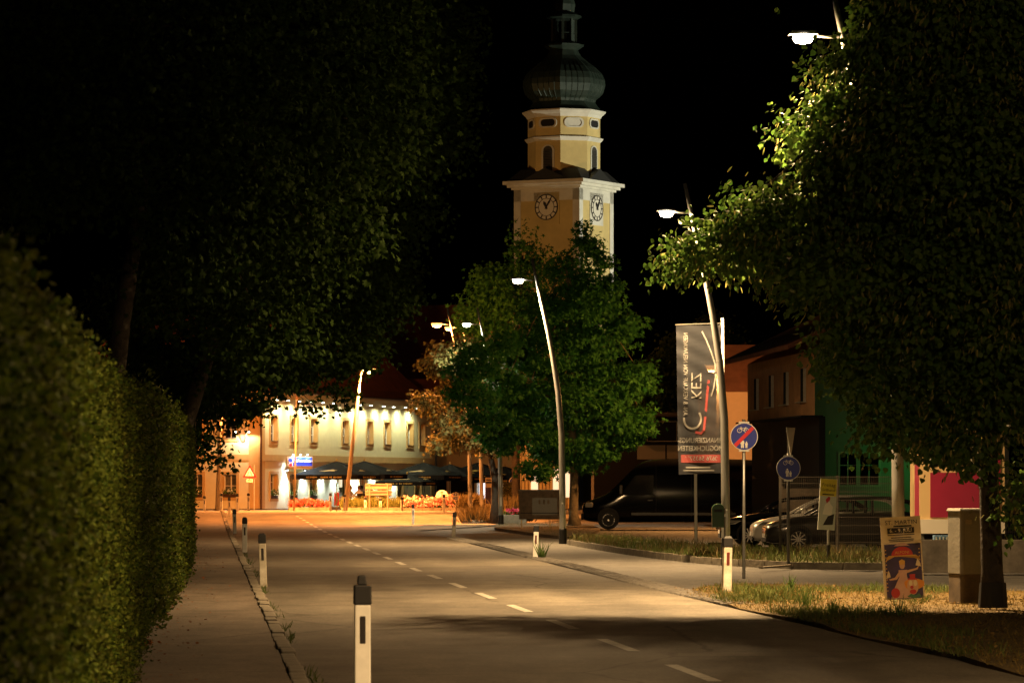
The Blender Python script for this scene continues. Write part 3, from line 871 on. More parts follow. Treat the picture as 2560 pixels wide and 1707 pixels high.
# ================================================================== DELINEATOR POSTS
def post(px, py, h, label, w=0.125, tilt=0.0, refl='reflector', knob=False, dirty=False, base_hidden=False, Y=None, group='white delineator posts with black caps'):
    p = G(px, py) if Y is None else at(px, Y)
    t = thing('delineator_post', label, 'delineator post', p, 0, group)
    t.rotation_euler = (0, tilt, random.uniform(-.1, .25))
    capb = h - .17
    m = MB()
    wd, dp = w, w * .85
    m.box((0, 0, capb / 2 - .05), (wd, dp, capb + .1), taper=.97)
    m.build('shaft', M['dirtywhite'] if dirty else M['white'], t, bevel=.012)
    c = MB().box((0, 0, capb + .075), (wd * 1.10, dp * 1.12, .15), taper=.96).build('cap', M['black'], t, bevel=.012)
    if knob:
        MB().box((-.005, 0, capb + .185), (wd * .58, dp * .6, .075), taper=.85).build('knob', M['black'], c, bevel=.01)
    else:
        MB().box((0, .0, capb + .16), (wd * .9, dp * .9, .03), taper=.7).build('knob', M['black'], c)
    m = MB().box((0, -dp / 2 + .002, capb - .19), (w * .36, .016, .21), taper=1.0)
    m.build('reflector', M['redreflector' if refl == 'red' else 'reflector'], t, bevel=.008)
    return t
post(906, 1790, 1.02, 'nearest white delineator post with stepped black cap, cut by the picture bottom', knob=True)
post(659, 1466, .92, 'grey-stained delineator post on the kerb, second from the camera', tilt=-.03, dirty=True)
post(612, 1380, .91, 'clean white delineator post on the pavement kerb, third from the camera')
post(587, 1333, .86, 'white delineator post on the pavement kerb, fourth from the camera', tilt=-.02)
post(573, 1292, .95, 'dark-sided delineator post on the pavement kerb, farthest of that row', tilt=.0, dirty=True)
post(1816, 1482, .92, 'dirty white delineator post right in front of the lamp pole with the bin', refl='red', tilt=.02, dirty=True, w=.145)
post(1338, 1394, .80, 'white delineator post with red reflector beside the free-standing lamp', refl='red', tilt=.035)
post(1134, 1340, .82, 'weathered delineator post at the mouth of the square, nearer one', refl='red', tilt=.05, dirty=True)
post(1033, 1310, .84, 'slim delineator post on the road edge at the square, farther one', w=.10)
for (px, Y, h, lab) in ((511, 205, .85, 'orange-lit bollard in front of the inn window at the hedge end'), (553, 203, 1.0, 'orange-lit bollard right beside the straight lamp pole'),
                        (593, 200, .98, 'orange-lit bollard under the inn flower-box window'), (621, 206, 1.0, 'orange-lit bollard under the warning triangle'),
                        (826, 205, 1.0, 'orange-lit bollard just left of the red chevron'), (863 - 1.5, 204, .95, 'orange-lit bollard just right of the red chevron'),
                        (913, 211, .75, 'short bollard in the bed under the sign back, first'), (951, 211, .70, 'short bollard in the bed under the sign back, second'),
                        (1005, 206, .80, 'orange-lit bollard where grass bed meets the roses'), (1110, 196, .95, 'orange-lit bollard in front of the round cream sign')):
    post(px, None, h, lab, w=.14, Y=Y, group='bollards in front of the inn')

# ================================================================== CHURCH
TH = R(28.7)
corner = at(1448, 345, 0)
SIDE = 6.85
# local x runs along the face towards the far left, local y along the face to the right/back
ch = thing('church_tower', 'yellow church tower with clock faces, octagonal belfry and green onion dome', 'church tower',
           (corner.x - math.cos(TH) * SIDE / 2 + math.sin(TH) * SIDE / 2, corner.y + math.sin(TH) * SIDE / 2 + math.cos(TH) * SIDE / 2, 0.3), -TH)
HS = SIDE / 2
def ZP(py): return CH + (HZ - py) * 345 / F - 0.3
ztop = ZP(469)
MB().box((0, 0, ztop / 2), (SIDE, SIDE, ztop)).build('shaft', M['ochre'], ch)
# corner pilasters and frieze
for sx in (-1, 1):
    for sy in (-1, 1):
        m = MB()
        m.box((sx * (HS - .30), sy * (HS - .30), ztop / 2 - .01), (.72, .72, ztop - .02)).build('corner_strip', M['cream'], ch)
MB().box((0, 0, ztop - .55), (SIDE + .12, SIDE + .12, 1.10)).build('frieze', M['cream'], ch)
c = MB()
for k, (w, h0, h1) in enumerate(((.25, 0, .22), (.55, .22, .48), (.85, .48, .80))):
    c.box((0, 0, ztop + (h0 + h1) / 2), (SIDE + 2 * w, SIDE + 2 * w, h1 - h0 + .002 * k))
c.build('cornice', M['cream'], ch)
# clocks on the two faces in view
zc = ZP(515)
for face in (0, 1):
    rot = Matrix.Rotation(0 if face == 0 else R(90), 4, 'Z')
    cl = MB()
    pl = MB().box((0, -HS - .03, zc - .1), (2.7, .06, 3.0)); 
    po = pl.build('clock_panel', M['cream'] if face else M['ochre'], ch); po.matrix_local = rot
    m = MB().disc((0, zc), 1.20, -HS - .10, -HS - .06, 40); f = m.build('clock_face', M['clock'], ch); f.matrix_local = rot
    m = MB().ring((0, zc), 1.13, 1.22, -HS - .14, -HS - .10, 40).ring((0, zc), .80, .84, -HS - .14, -HS - .10, 40)
    m.build('clock_ring', M['ink'], f)
    for h in range(12):
        a = R(90 - 30 * h)
        mm = MB().prism([(-.05, -.13), (.05, -.13), (.05, .13), (-.05, .13)], -.02, .02)
        o = mm.build('numeral', M['ink'], f)
        o.matrix_local = Matrix.Translation((math.cos(a) * .985, -HS - .125, zc + math.sin(a) * .985)) @ Matrix.Rotation(-a + R(90), 4, 'Y')
    for (ang, L, w) in ((30 * 11 + 3, .62, .10), (33, .95, .07)):
        o = MB().prism([(-w * .6, -.2), (w * .6, -.2), (w * 1.3, L * .62), (0, L), (-w * 1.3, L * .62)], -.02, .02).build('hand', M['ink'], f)
        o.matrix_local = Matrix.Translation((0, -HS - .17, zc)) @ Matrix.Rotation(R(ang), 4, 'Y')
# skirt roof with a gablet over every clock
zr = ztop + .82
sk = MB()
e = HS + .55
t_ = 3.0
sk.add([(-e, -e, zr), (e, -e, zr), (e, e, zr), (-e, e, zr), (-t_, -t_, zr + 1.1), (t_, -t_, zr + 1.1), (t_, t_, zr + 1.1), (-t_, t_, zr + 1.1)],
       [(0, 1, 5, 4), (1, 2, 6, 5), (2, 3, 7, 6), (3, 0, 4, 7), (4, 5, 6, 7)])
sk.build('skirt_roof', M['slate'], ch)
for a in (0, 90, 180, 270):
    o = MB().add([(-2.3, -e, zr + .03), (2.3, -e, zr + .03), (0, -e + .1, zr + 1.15), (0, -2.6, zr + 1.15), (-2.3, -2.6, zr + .4), (2.3, -2.6, zr + .4)],
                 [(0, 1, 2), (1, 5, 3, 2), (0, 2, 3, 4)]).build('gablet', M['slate'], ch)
    o.matrix_local = Matrix.Rotation(R(a), 4, 'Z')
# octagon: wall panels with openings, one panel per side
AP = 6.34 / 2                 # apothem
SW = 2 * AP * math.tan(R(22.5))
z0, z1, z2 = zr + .5, ZP(338), ZP(272)
def oct_loft(prof, name, material, parent, smooth=False):
    return MB().lathe([(r / math.cos(R(22.5)), z) for r, z in prof], 8, (0, 0, 0), phase=.5).build(name, material, parent, smooth)
oct_loft([(AP, z0), (AP, z1), (AP, z2)], 'octagon', M['ochre'], ch)
oct_loft([(AP + .05, z1 - .35), (AP + .25, z1 - .1), (AP + .30, z1 + .02), (AP + .02, z1 + .12)], 'string_course', M['cream'], ch)
oct_loft([(AP + .05, z2 - .55), (AP + .20, z2 - .30), (AP + .32, z2 - .2), (AP + .50, z2), (AP + .50, z2 + .12), (AP + .1, z2 + .16)], 'upper_cornice', M['cream'], ch)
for k in range(8):
    rot = Matrix.Rotation(R(45 * k), 4, 'Z')
    arch = [(-.48, 0), (.48, 0), (.48, 1.9)] + [(.48 * math.cos(R(a)), 1.9 + .48 * math.sin(R(a))) for a in range(20, 180, 20)] + [(-.48, 1.9)]
    zb = z0 + .35
    if k % 2 == 0:
        big = [(x * 1.42, (z * 1.07) - (.0)) for x, z in arch]
        o = MB().prism([(x, z + zb - .05) for x, z in big], -AP - .06, -AP + .05).build('arch_surround', M['cream'], ch); o.matrix_local = rot
        lv = MB().prism([(x, z + zb) for x, z in arch], -AP - .10, -AP - .062)
        l = lv.build('louvre', M['louvre'], o)
        sl = MB()
        for i in range(13):
            sl.box((0, -AP - .12, zb + .15 + i * .15), (.86 if i < 11 else .7, .06, .035), Matrix.Rotation(R(-35), 3, 'X'))
        sl.build('slats', M['slate'], l, kind='stuff')
    # oval openings of the upper drum: recessed ring
    zo = (z1 + z2) / 2 + .10
    oval = [(.42 * (1 if math.cos(R(a)) > 0 else -1) + .34 * math.cos(R(a)), .34 * math.sin(R(a))) for a in range(0, 360, 15)]
    o = MB()
    n = len(oval)
    outer = [(x * 1.26, z * 1.36) for x, z in oval]
    vs = [(x, -AP - .10, z + zo) for x, z in outer] + [(x, -AP - .10, z + zo) for x, z in oval] + [(x, -AP + .0, z + zo) for x, z in outer]
    fs = [(i, (i + 1) % n, (i + 1) % n + n, i + n) for i in range(n)] + [(i, i + 2 * n, (i + 1) % n + 2 * n, (i + 1) % n) for i in range(n)]
    r_ = o.add(vs, fs).build('oval_surround', M['cream'], ch); r_.matrix_local = rot
    MB().prism([(x, z + zo) for x, z in oval], -AP - .03, -AP - .012).build('oval_opening', M['cream'] if k == 1 else M['matblack'], r_)
# onion dome
zb = z2 + .16
dome = [(3.35, 0), (3.25, .15), (2.95, .55), (2.75, .95), (2.80, 1.25), (3.1, 1.5), (3.45, 2.0), (3.62, 2.8), (3.6, 3.4), (3.35, 4.1), (2.8, 4.8), (2.05, 5.5), (1.5, 6.1), (1.25, 6.7), (1.2, 7.1)]
do = oct_loft([(r, zb + z * .86) for r, z in dome], 'onion_dome', M['copper'], ch)
for k in range(8):
    for j in range(4):
        pts = []
        off = (j - 1.5) / 2.0 * .78
        for r, z in dome[3:12]:
            hw = r * math.tan(R(22.5))
            v = Vector((off * hw, -r - .012, zb + z * .86))
            pts.append(Matrix.Rotation(R(45 * k), 3, 'Z') @ v)
        MB().tube(pts, .035, 4).build('seam', M['copper'], do)
zl = zb + 7.1 * .86
oct_loft([(1.25, zl - .3), (1.75, zl + .05), (1.75, zl + .2), (1.2, zl + .35)], 'lantern_base', M['copper'], ch)
for k in range(8):
    a = R(45 * k + 22.5)
    MB().box((math.cos(a) * 1.12, math.sin(a) * 1.12, zl + 1.45), (.22, .22, 2.3), Matrix.Rotation(a, 3, 'Z')).build('lantern_post', M['copper'], ch)
for k in range(8):
    a0, a1 = R(45 * k + 22.5), R(45 * k + 67.5)
    MB().tube([(math.cos(a0) * 1.1, math.sin(a0) * 1.1, zl + 1.3), (math.cos(a1) * 1.1, math.sin(a1) * 1.1, zl + 1.3)], .035, 4).build('rail', M['copper'], ch)
oct_loft([(1.2, zl + 2.6), (1.55, zl + 2.75), (1.5, zl + 2.95), (.9, zl + 3.3), (1.0, zl + 4.0), (.8, zl + 4.8), (.2, zl + 5.6), (.05, zl + 7.5)], 'lantern_roof', M['copper'], ch)

# nave behind the inn
nv = thing('church_nave', 'long dark church roof seen faintly behind the inn and the trees', 'church', (corner.x - 22, corner.y + 12, .3), -TH * .35)
def gable_house(parent, L, D, wall_h, roof_h, wallm, roofm, over=.5):
    MB().box((0, 0, wall_h / 2), (L, D, wall_h)).build('wall', wallm, parent)
    a, b = L / 2 + over, D / 2 + over
    m = MB().add([(-a, -b, wall_h - .2), (a, -b, wall_h - .2), (a, 0, wall_h + roof_h), (-a, 0, wall_h + roof_h), (-a, b, wall_h - .2), (a, b, wall_h - .2)],
                 [(0, 1, 2, 3), (3, 2, 5, 4), (0, 3, 4), (1, 5, 2), (0, 4, 5, 1)])
    return m.build('roof', roofm, parent)
gable_house(nv, 38, 14, 9.5, 9.2, M['housewall'], M['rooftile'])
for k in range(3):
    MB().box((-12 + 8 * k, -7.02, 5), (1.4, .12, 4)).build('window', M['glass'], nv)

# church floodlights, one white and one orange, both on masts
def floodlight(label, loc, target, lens, color, power, cone, h=5.0):
    t = thing('floodlight', label, 'floodlight', loc)
    MB().tube([(0, 0, 0), (0, 0, h)], [.09, .06], 10).build('mast', M['steel'], t, smooth=True)
    dv = (Vector(target) - Vector(loc) - Vector((0, 0, h + .3))).normalized()
    q = dv.to_track_quat('-Z', 'Y').to_matrix()
    hd = MB().box((0, 0, h + .3), (.7, .7, .35), q).build('housing', M['headgrey'], t, bevel=.03)
    c = Vector((0, 0, h + .3)) + dv * .20
    MB().box(tuple(c), (.6, .6, .05), q).build('lens', lens, hd)
    l = lamp_light('SPOT', tuple(c + dv * .2), power, color, t, .2, cone, .35)
    l.rotation_euler = dv.to_track_quat('-Z', 'Y').to_euler()
    return t
tw = ch.location
floodlight('white floodlight on a mast outside the picture lighting the clock tower', (tw.x + 72, tw.y - 34, .3), (tw.x, tw.y, 33), M['lens_cool'], (1.0, .95, .74), 235000, 24)
floodlight('orange floodlight on a mast behind the maples lighting the tower side', (tw.x - 42, tw.y - 52, .3), (tw.x, tw.y, 27), M['lens_sodium'], (1.0, .54, .20), 29000, 26)

# ================================================================== THE INN
P0 = Vector((-15.13, 222.0, gz(222)))
P1 = Vector((-5.34, 253.0, 0))
U = Vector((P1.x - P0.x, P1.y - P0.y, 0)); LEN = U.length; U.normalize()
inn = thing('inn', 'cream two-storey inn with ochre trim, lit eaves and dark hipped roof', 'building', P0, math.atan2(U.y, U.x))
def s_at(px):
    k = (px - 1280) / F
    # X0 + s ux = k (Y0 + s uy)
    return (k * P0.y - P0.x) / (U.x - k * U.y)
DEP = 14.0
EAVE = 7.0 - .3 + .0
def holed_wall(parent, length, height, holes, material, frame, depth=.32, name='wall', rev=None):
    """holes (x0,x1,z0,z1) in the plane; frame: Matrix to parent's space with local x along the wall, y inwards"""
    xs = sorted({0, length} | {h[0] for h in holes} | {h[1] for h in holes})
    zs = sorted({0, height} | {h[2] for h in holes} | {h[3] for h in holes})
    m = MB()
    for i in range(len(xs) - 1):
        for j in range(len(zs) - 1):
            cx, cz = (xs[i] + xs[i + 1]) / 2, (zs[j] + zs[j + 1]) / 2
            if any(h[0] < cx < h[1] and h[2] < cz < h[3] for h in holes): continue
            m.add([(xs[i], 0, zs[j]), (xs[i + 1], 0, zs[j]), (xs[i + 1], 0, zs[j + 1]), (xs[i], 0, zs[j + 1])], [(0, 1, 2, 3)])
    o = m.build(name, material, parent); o.matrix_local = frame
    for (a, b, c, d) in holes:
        r = MB()
        r.add([(a, 0, c), (b, 0, c), (b, 0, d), (a, 0, d), (a, depth, c), (b, depth, c), (b, depth, d), (a, depth, d)],
              [(0, 4, 5, 1), (1, 5, 6, 2), (2, 6, 7, 3), (3, 7, 4, 0)])
        r.build('reveal', rev or M['trim'], o)
    return o
def add_window(parent, frame, x0, x1, z0, z1, depth=.30, flower=False, glassm=None, tilt=False, muntin=3):
    w = MB()
    f = .17
    for (a, b, c, d) in ((x0 - f, x0, z0 - f, z1 + f), (x1, x1 + f, z0 - f, z1 + f), (x0, x1, z1, z1 + f), (x0, x1, z0 - f, z0)):
        w.box(((a + b) / 2, -.02, (c + d) / 2), (b - a, .06, d - c))
    o = w.build('window', M['trim'], parent); o.matrix_local = frame
    g = MB().box(((x0 + x1) / 2, depth - .01, (z0 + z1) / 2), (x1 - x0, .02, z1 - z0)).build('pane', glassm or M['glass'], o)
    c = MB(); t = .055
    y = depth - .05
    for (a, b, cc, d) in ((x0, x0 + t, z0, z1), (x1 - t, x1, z0, z1), (x0 + t, x1 - t, z0, z0 + t), (x0 + t, x1 - t, z1 - t, z1)):
        c.box(((a + b) / 2, y, (cc + d) / 2), (b - a, .05, d - cc))
    xm = (x0 + x1) / 2
    c.box((xm, y - .005, (z0 + z1) / 2), (t, .05, z1 - z0 - 2 * t))
    for k in range(1, muntin):
        c.box((xm, y + .012, z0 + (z1 - z0) * k / muntin), (x1 - x0 - 2 * t, .03, .035))
    c.build('casement', M['winwhite'], o)
    MB().box(((x0 + x1) / 2, depth * .35, z0 + .015), (x1 - x0, depth * .7 + .16, .03)).build('sill', M['gutter'], o)
    if flower:
        bx = MB().box(((x0 + x1) / 2, .02, z0 + .10), (x1 - x0 - .04, .20, .18)).build('flower_box', M['gutter'], o)
        n = 150
        g_ = np.random.default_rng(int(x0 * 10) + 5)
        P = np.column_stack([x0 + (x1 - x0) * g_.random(n), .02 + g_.normal(size=n) * .07, z0 + .18 + np.abs(g_.normal(size=n)) * .16])
        scatter('flower_leaves', OVAL, P, g_.normal(size=(n, 3)) + np.array([0, -.3, .3]), g_.normal(size=(n, 3)) + np.array([0, -1, 0]), .08 + .06 * g_.random(n), M['weed'], o)
        n = 45
        P = np.column_stack([x0 + (x1 - x0) * (.35 + .6 * g_.random(n)), -.04 + g_.normal(size=n) * .06, z0 + .18 + np.abs(g_.normal(size=n)) * .16])
        scatter('blossoms', OVAL, P, g_.normal(size=(n, 3)), g_.normal(size=(n, 3)) + np.array([0, -1, 0]), .07 + .05 * g_.random(n), M['flower_white'], o)
    return o
I4 = Matrix.Identity(4)
def zi(py, Y=224.0): return CH + (HZ - py) * Y / F - P0.z
holes = []; ups = []; downs = []
for px in (684, 735, 784, 863, 924, 968, 1025, 1055):
    s = s_at(px); ups.append(s); holes.append((s - .55, s + .55, 4.07, 5.55))
for px in (684, 732, 782):
    s = s_at(px); downs.append(s); holes.append((s - .58, s + .58, .62, 2.10))
sd = s_at(858); holes.append((sd - .75, sd + .75, .02, 2.15))
for px in (905, 955, 1000, 1045):
    s = s_at(px); downs.append(s); holes.append((s - .58, s + .58, .62, 2.10))
holed_wall(inn, LEN, EAVE, holes, M['plaster'], I4)
for i, s in enumerate(ups): add_window(inn, I4, s - .55, s + .55, 4.07, 5.55)
for i, s in enumerate(downs): add_window(inn, I4, s - .58, s + .58, .62, 2.10, flower=(i < 3), glassm=M['curtain'])
# arched door
dr = MB().box((sd, .25, 1.08), (1.5, .06, 2.13)).build('door', M['bin'], inn)
MB().box((sd - .1, .21, 1.55), (.9, .03, .5)).build('door_pane', M['litwarm'], dr)
MB().box((sd - .1, .21, .75), (.9, .03, .5)).build('door_panel', M['winwhite'], dr)
# end wall (plane local x = 0, running to local +y)
FR = Matrix(((0, 1, 0, 0), (-1, 0, 0, DEP), (0, 0, 1, 0), (0, 0, 0, 1)))   # wall-x -> parent -y from y=DEP ; inwards -> +x
eh = []
for yc, up in ((1.95, 1), (4.15, 1), (6.4, 1)):
    xc = DEP - yc
    eh.append((xc - .43, xc + .43, 4.22, 5.35)); eh.append((xc - .44, xc + .44, .70, 2.08))
holed_wall(inn, DEP, EAVE, eh, M['plaster'], FR)
for k, (a, b, c, d) in enumerate(eh):
    add_window(inn, FR, a, b, c, d, flower=(k % 2 == 1), glassm=M['litwarm'] if k == 99 else (M['curtain'] if k % 2 else M['glass']), muntin=2)
# far walls
MB().add([(LEN, 0, 0), (LEN, DEP, 0), (LEN, DEP, EAVE), (LEN, 0, EAVE), (0, DEP, 0), (0, DEP, EAVE)], [(0, 1, 2, 3), (1, 4, 5, 2)]).build('rear_wall', M['plaster'], inn)
# bands, quoins, plinth
for (a, b, c, d, nm) in ((0, LEN, 2.92, 3.27, 'belt_course'), ):
    MB().box((LEN / 2, -.015, (c + d) / 2), (LEN - .02, .05, d - c)).build(nm, M['trim'], inn)
    MB().box((-.015, DEP / 2, (c + d) / 2 + .0), (.05, DEP - .02, d - c)).build(nm, M['trim'], inn)
    MB().box((LEN / 2, -.03, c - .02), (LEN - .02, .09, .04)).build('belt_drip', M['trim'], inn)
MB().box((.35, -.022, EAVE / 2), (.72, .05, EAVE - .03)).build('quoin', M['trim'], inn)
MB().box((-.022, .35, EAVE / 2), (.05, .72, EAVE - .03)).build('quoin', M['trim'], inn)
MB().box((LEN - .35, -.022, EAVE / 2), (.72, .05, EAVE - .03)).build('quoin', M['trim'], inn)
MB().tube([(-.12, -.12, 0), (-.12, -.12, EAVE)], .065, 8).build('downpipe', M['gutter'], inn)
MB().tube([(LEN + .1, -.12, 0), (LEN + .1, -.12, EAVE)], .07, 8).build('downpipe', M['matblack'], inn)
# coved eaves and roof
ev = MB(); o_ = .75
prof = [(0.0, EAVE - .28), (-.25, EAVE - .18), (-.55, EAVE + .02), (-o_, EAVE + .22), (-o_, EAVE + .34)]
rings = []
for (off, z) in prof:
    rings.append([(off, off, z), (LEN - off, off, z), (LEN - off, DEP - off, z), (off, DEP - off, z)])
vs = [v for r_ in rings for v in r_]
fs = []
for i in range(len(prof) - 1):
    for k in range(4):
        fs.append((4 * i + k, 4 * i + (k + 1) % 4, 4 * i + 4 + (k + 1) % 4, 4 * i + 4 + k))
ev.add(vs, fs).build('eaves', M['soffit'], inn, smooth=False)
rf = MB()
lev = [(-o_ - .08, EAVE + .35), (.4, EAVE + .95), (1.5, EAVE + 2.0), (3.0, EAVE + 3.9)]
rings = [[(o, o, z), (LEN - o, o, z), (LEN - o, DEP - o, z), (o, DEP - o, z)] for o, z in lev]
vs = [v for r_ in rings for v in r_]; fs = []
for i in range(len(lev) - 1):
    for k in range(4):
        fs.append((4 * i + k, 4 * i + (k + 1) % 4, 4 * i + 4 + (k + 1) % 4, 4 * i + 4 + k))
nb = len(vs); vs += [(7.0, DEP / 2, EAVE + 5.6), (LEN - 7, DEP / 2, EAVE + 5.6)]
b4 = 4 * (len(lev) - 1)
fs += [(b4, b4 + 1, nb + 1, nb), (b4 + 1, b4 + 2, nb + 1), (b4 + 2, b4 + 3, nb, nb + 1), (b4 + 3, b4, nb)]
roof = rf.add(vs, fs).build('roof', M['rooftile'], inn)
MB().tube([(-o_ - .1, -o_ - .1, EAVE + .36), (LEN + o_, -o_ - .1, EAVE + .36)], .07, 6).build('gutter', M['gutter'], roof)
chim = MB().box((15.5, 4.5, EAVE + 5.0), (1.3, 1.3, 2.4)).build('chimney', M['rooftile'], roof)
MB().box((15.5, 4.5, EAVE + 6.3), (1.9, 1.9, .22), taper=.8).build('chimney_cap', M['trim'], chim)
# wall washers under the eaves, a few added in between to close dark gaps
for px in (668, 696, 725, 756, 784, 812, 845, 878, 905, 937, 962, 992, 1020):
    s = s_at(px)
    f = MB().box((s, -.62, EAVE - .10), (.30, .14, .07)).build('wall_washer', M['headgrey'], inn)
    MB().tube([(s, -.02, EAVE - .34), (s, -.62, EAVE - .12)], .015, 5).build('bracket', M['winwhite'], f)
    MB().box((s, -.62, EAVE - .145), (.24, .10, .02)).build('lens', M['lens_cool'], f)
    lamp_light('SPOT', (s, -.66, EAVE - .20), 340, COOL, inn, .05, 168, .9, (R(4), 0, 0))
# downlights on the ground floor wall
for px in (711, 757, 800, 835, 880, 893, 930, 980):
    s = s_at(px)
    f = MB().box((s, -.16, 2.38), (.16, .20, .10)).build('downlight', M['headgrey'], inn)
    MB().box((s, -.18, 2.32), (.12, .12, .02)).build('lens', M['lens_blue'], f)
    lamp_light('SPOT', (s, -.24, 2.28), 800, BLUEW, inn, .04, 110, .8, (R(8), 0, 0))
# string of lights glow over the terrace: lamps already above

# blue projecting sign
ss = s_at(722)
sg = thing('inn_sign', 'lit blue sign with lettering and round emblem above the umbrellas', 'sign', inn.matrix_basis @ Vector((ss, -.75, 2.55)), R(18))
MB().box((0, .06, .32), (1.62, .12, .62)).build('sign_box', M['signwhite'], sg, bevel=.02)
MB().box((0, -.01, .32), (1.52, .02, .52)).build('sign_panel', M['signblue'], sg)
MB().disc((-.62, .12), .14, -.05, -.022, 20).disc((-.62, .40), .17, -.045, -.022, 20, rx=.20).build('emblem', M['signwhite'], sg)
MB().disc((-.62, .12), .10, -.06, -.051, 20).build('emblem_ring', M['signred'], sg)
MB().disc((-.62, .41), .12, -.056, -.046, 20, rx=.15).build('emblem_field', M['signblue'], sg)
text('Hofwirtshaus', .235, M['signwhite'], sg, (.16, -.03, .36), ext=.006)
MB().box((0, .4, .1), (.05, .7, .05)).build('bracket', M['gutter'], sg)
MB().box((0, .06, -.07), (1.5, .10, .12)).build('lower_strip', M['trim'], sg)
for k in range(3):
    f = MB().box((-.45 + .45 * k, -.05, .78), (.10, .20, .05)).build('sign_lamp', M['headgrey'], sg)
    MB().box((-.45 + .45 * k, -.06, .745), (.08, .12, .02)).build('lens', M['lens_blue'], f)
    lamp_light('SPOT', (-.45 + .45 * k, -.12, .72), 200, BLUEW, sg, .03, 140, .8, (R(-12), 0, 0))
# hanging oval sign with two goose-neck lamps on the end wall
og = thing('oval_sign', 'oval white hanging sign between two goose-neck lamps on the inn corner', 'sign', inn.matrix_basis @ Vector((-.10, .92, 4.25)), math.atan2(U.y, U.x) - R(90))
MB().disc((0, .15), .46, -.40, -.34, 24, rx=.22).build('board', M['signwhite'], og)
MB().ring((0, .15), .40, .43, -.42, -.40, 20).build('rim', M['gutter'], og).scale = (.5, 1, 1)
MB().tube([(0, 0, .62), (0, -.40, .62)], .02, 6).build('bracket', M['gutter'], og)
for sx in (-1, 1):
    l = MB().tube([(0, -.05, .50), (sx * .18, -.35, .72), (sx * .38, -.45, .70), (sx * .42, -.45, .48)], .015, 6).build('goose_neck', M['gutter'], og)
    MB().lathe([(.03, .12), (.09, .0)], 10, (sx * .42, -.45, .38), caps=False).build('lamp_shade', M['gutter'], l)
    MB().lathe([(.05, 0), (.05, .06), (.02, .09)], 8, (sx * .42, -.45, .34)).build('bulb_glass', M['lens_white'], l)
    lamp_light('SPOT', (sx * .42, -.45, .30), 190, (1, .83, .55), og, .04, 165, .5)

# neighbour beyond the inn corner
nb_ = thing('neighbour_house', 'plain tan house with glazed ground floor beyond the inn corner', 'building', at(1210, 262), R(12))
MB().box((-1.2, 3, 3.3), (11.5, 6, 6.6)).build('wall', M['housewall'], nb_)
MB().box((-1.2, -.03, 3.05), (11.4, .08, 1.1)).build('pale_band', M['plaster'], nb_)
for k in range(5):
    MB().box((-5.6 + 2.0 * k, -.06, 1.35), (1.7, .10, 1.9)).build('glazing', M['glass'] if k != 3 else M['litpane'], nb_)
    MB().box((-4.6 + 2.0 * k, -.08, 1.35), (.10, .14, 2.0)).build('mullion', M['winwhite'], nb_)
MB().add([(-7.2, -.5, 6.5), (4.8, -.5, 6.5), (4.8, 6.5, 6.5), (-7.2, 6.5, 6.5), (-5, 3, 9.0), (3, 3, 9.0)], [(0, 1, 5, 4), (1, 2, 5), (2, 3, 4, 5), (3, 0, 4), (3, 2, 1, 0)]).build('roof', M['rooftile'], nb_)

# curtain-fronted pavilion behind the star-leaved tree
pv = thing('timber_pavilion', 'pale slatted pavilion front with lit strips behind the dark board', 'building', at(1362, 222), 0)
MB().box((0, 2, 1.9), (3.2, 4, 3.8)).build('wall', M['housewall'], pv)
for k in range(15):
    MB().box((-1.5 + .21 * k, -.05, 1.75), (.13, .09, 3.4)).build('slat', M['soffit'], pv)
for x, w in ((-.62, .42), (.66, .34), (1.35, .30)):
    MB().box((x, -.10, 1.55), (w, .03, 1.7)).build('lit_strip', M['litwarm'], pv)

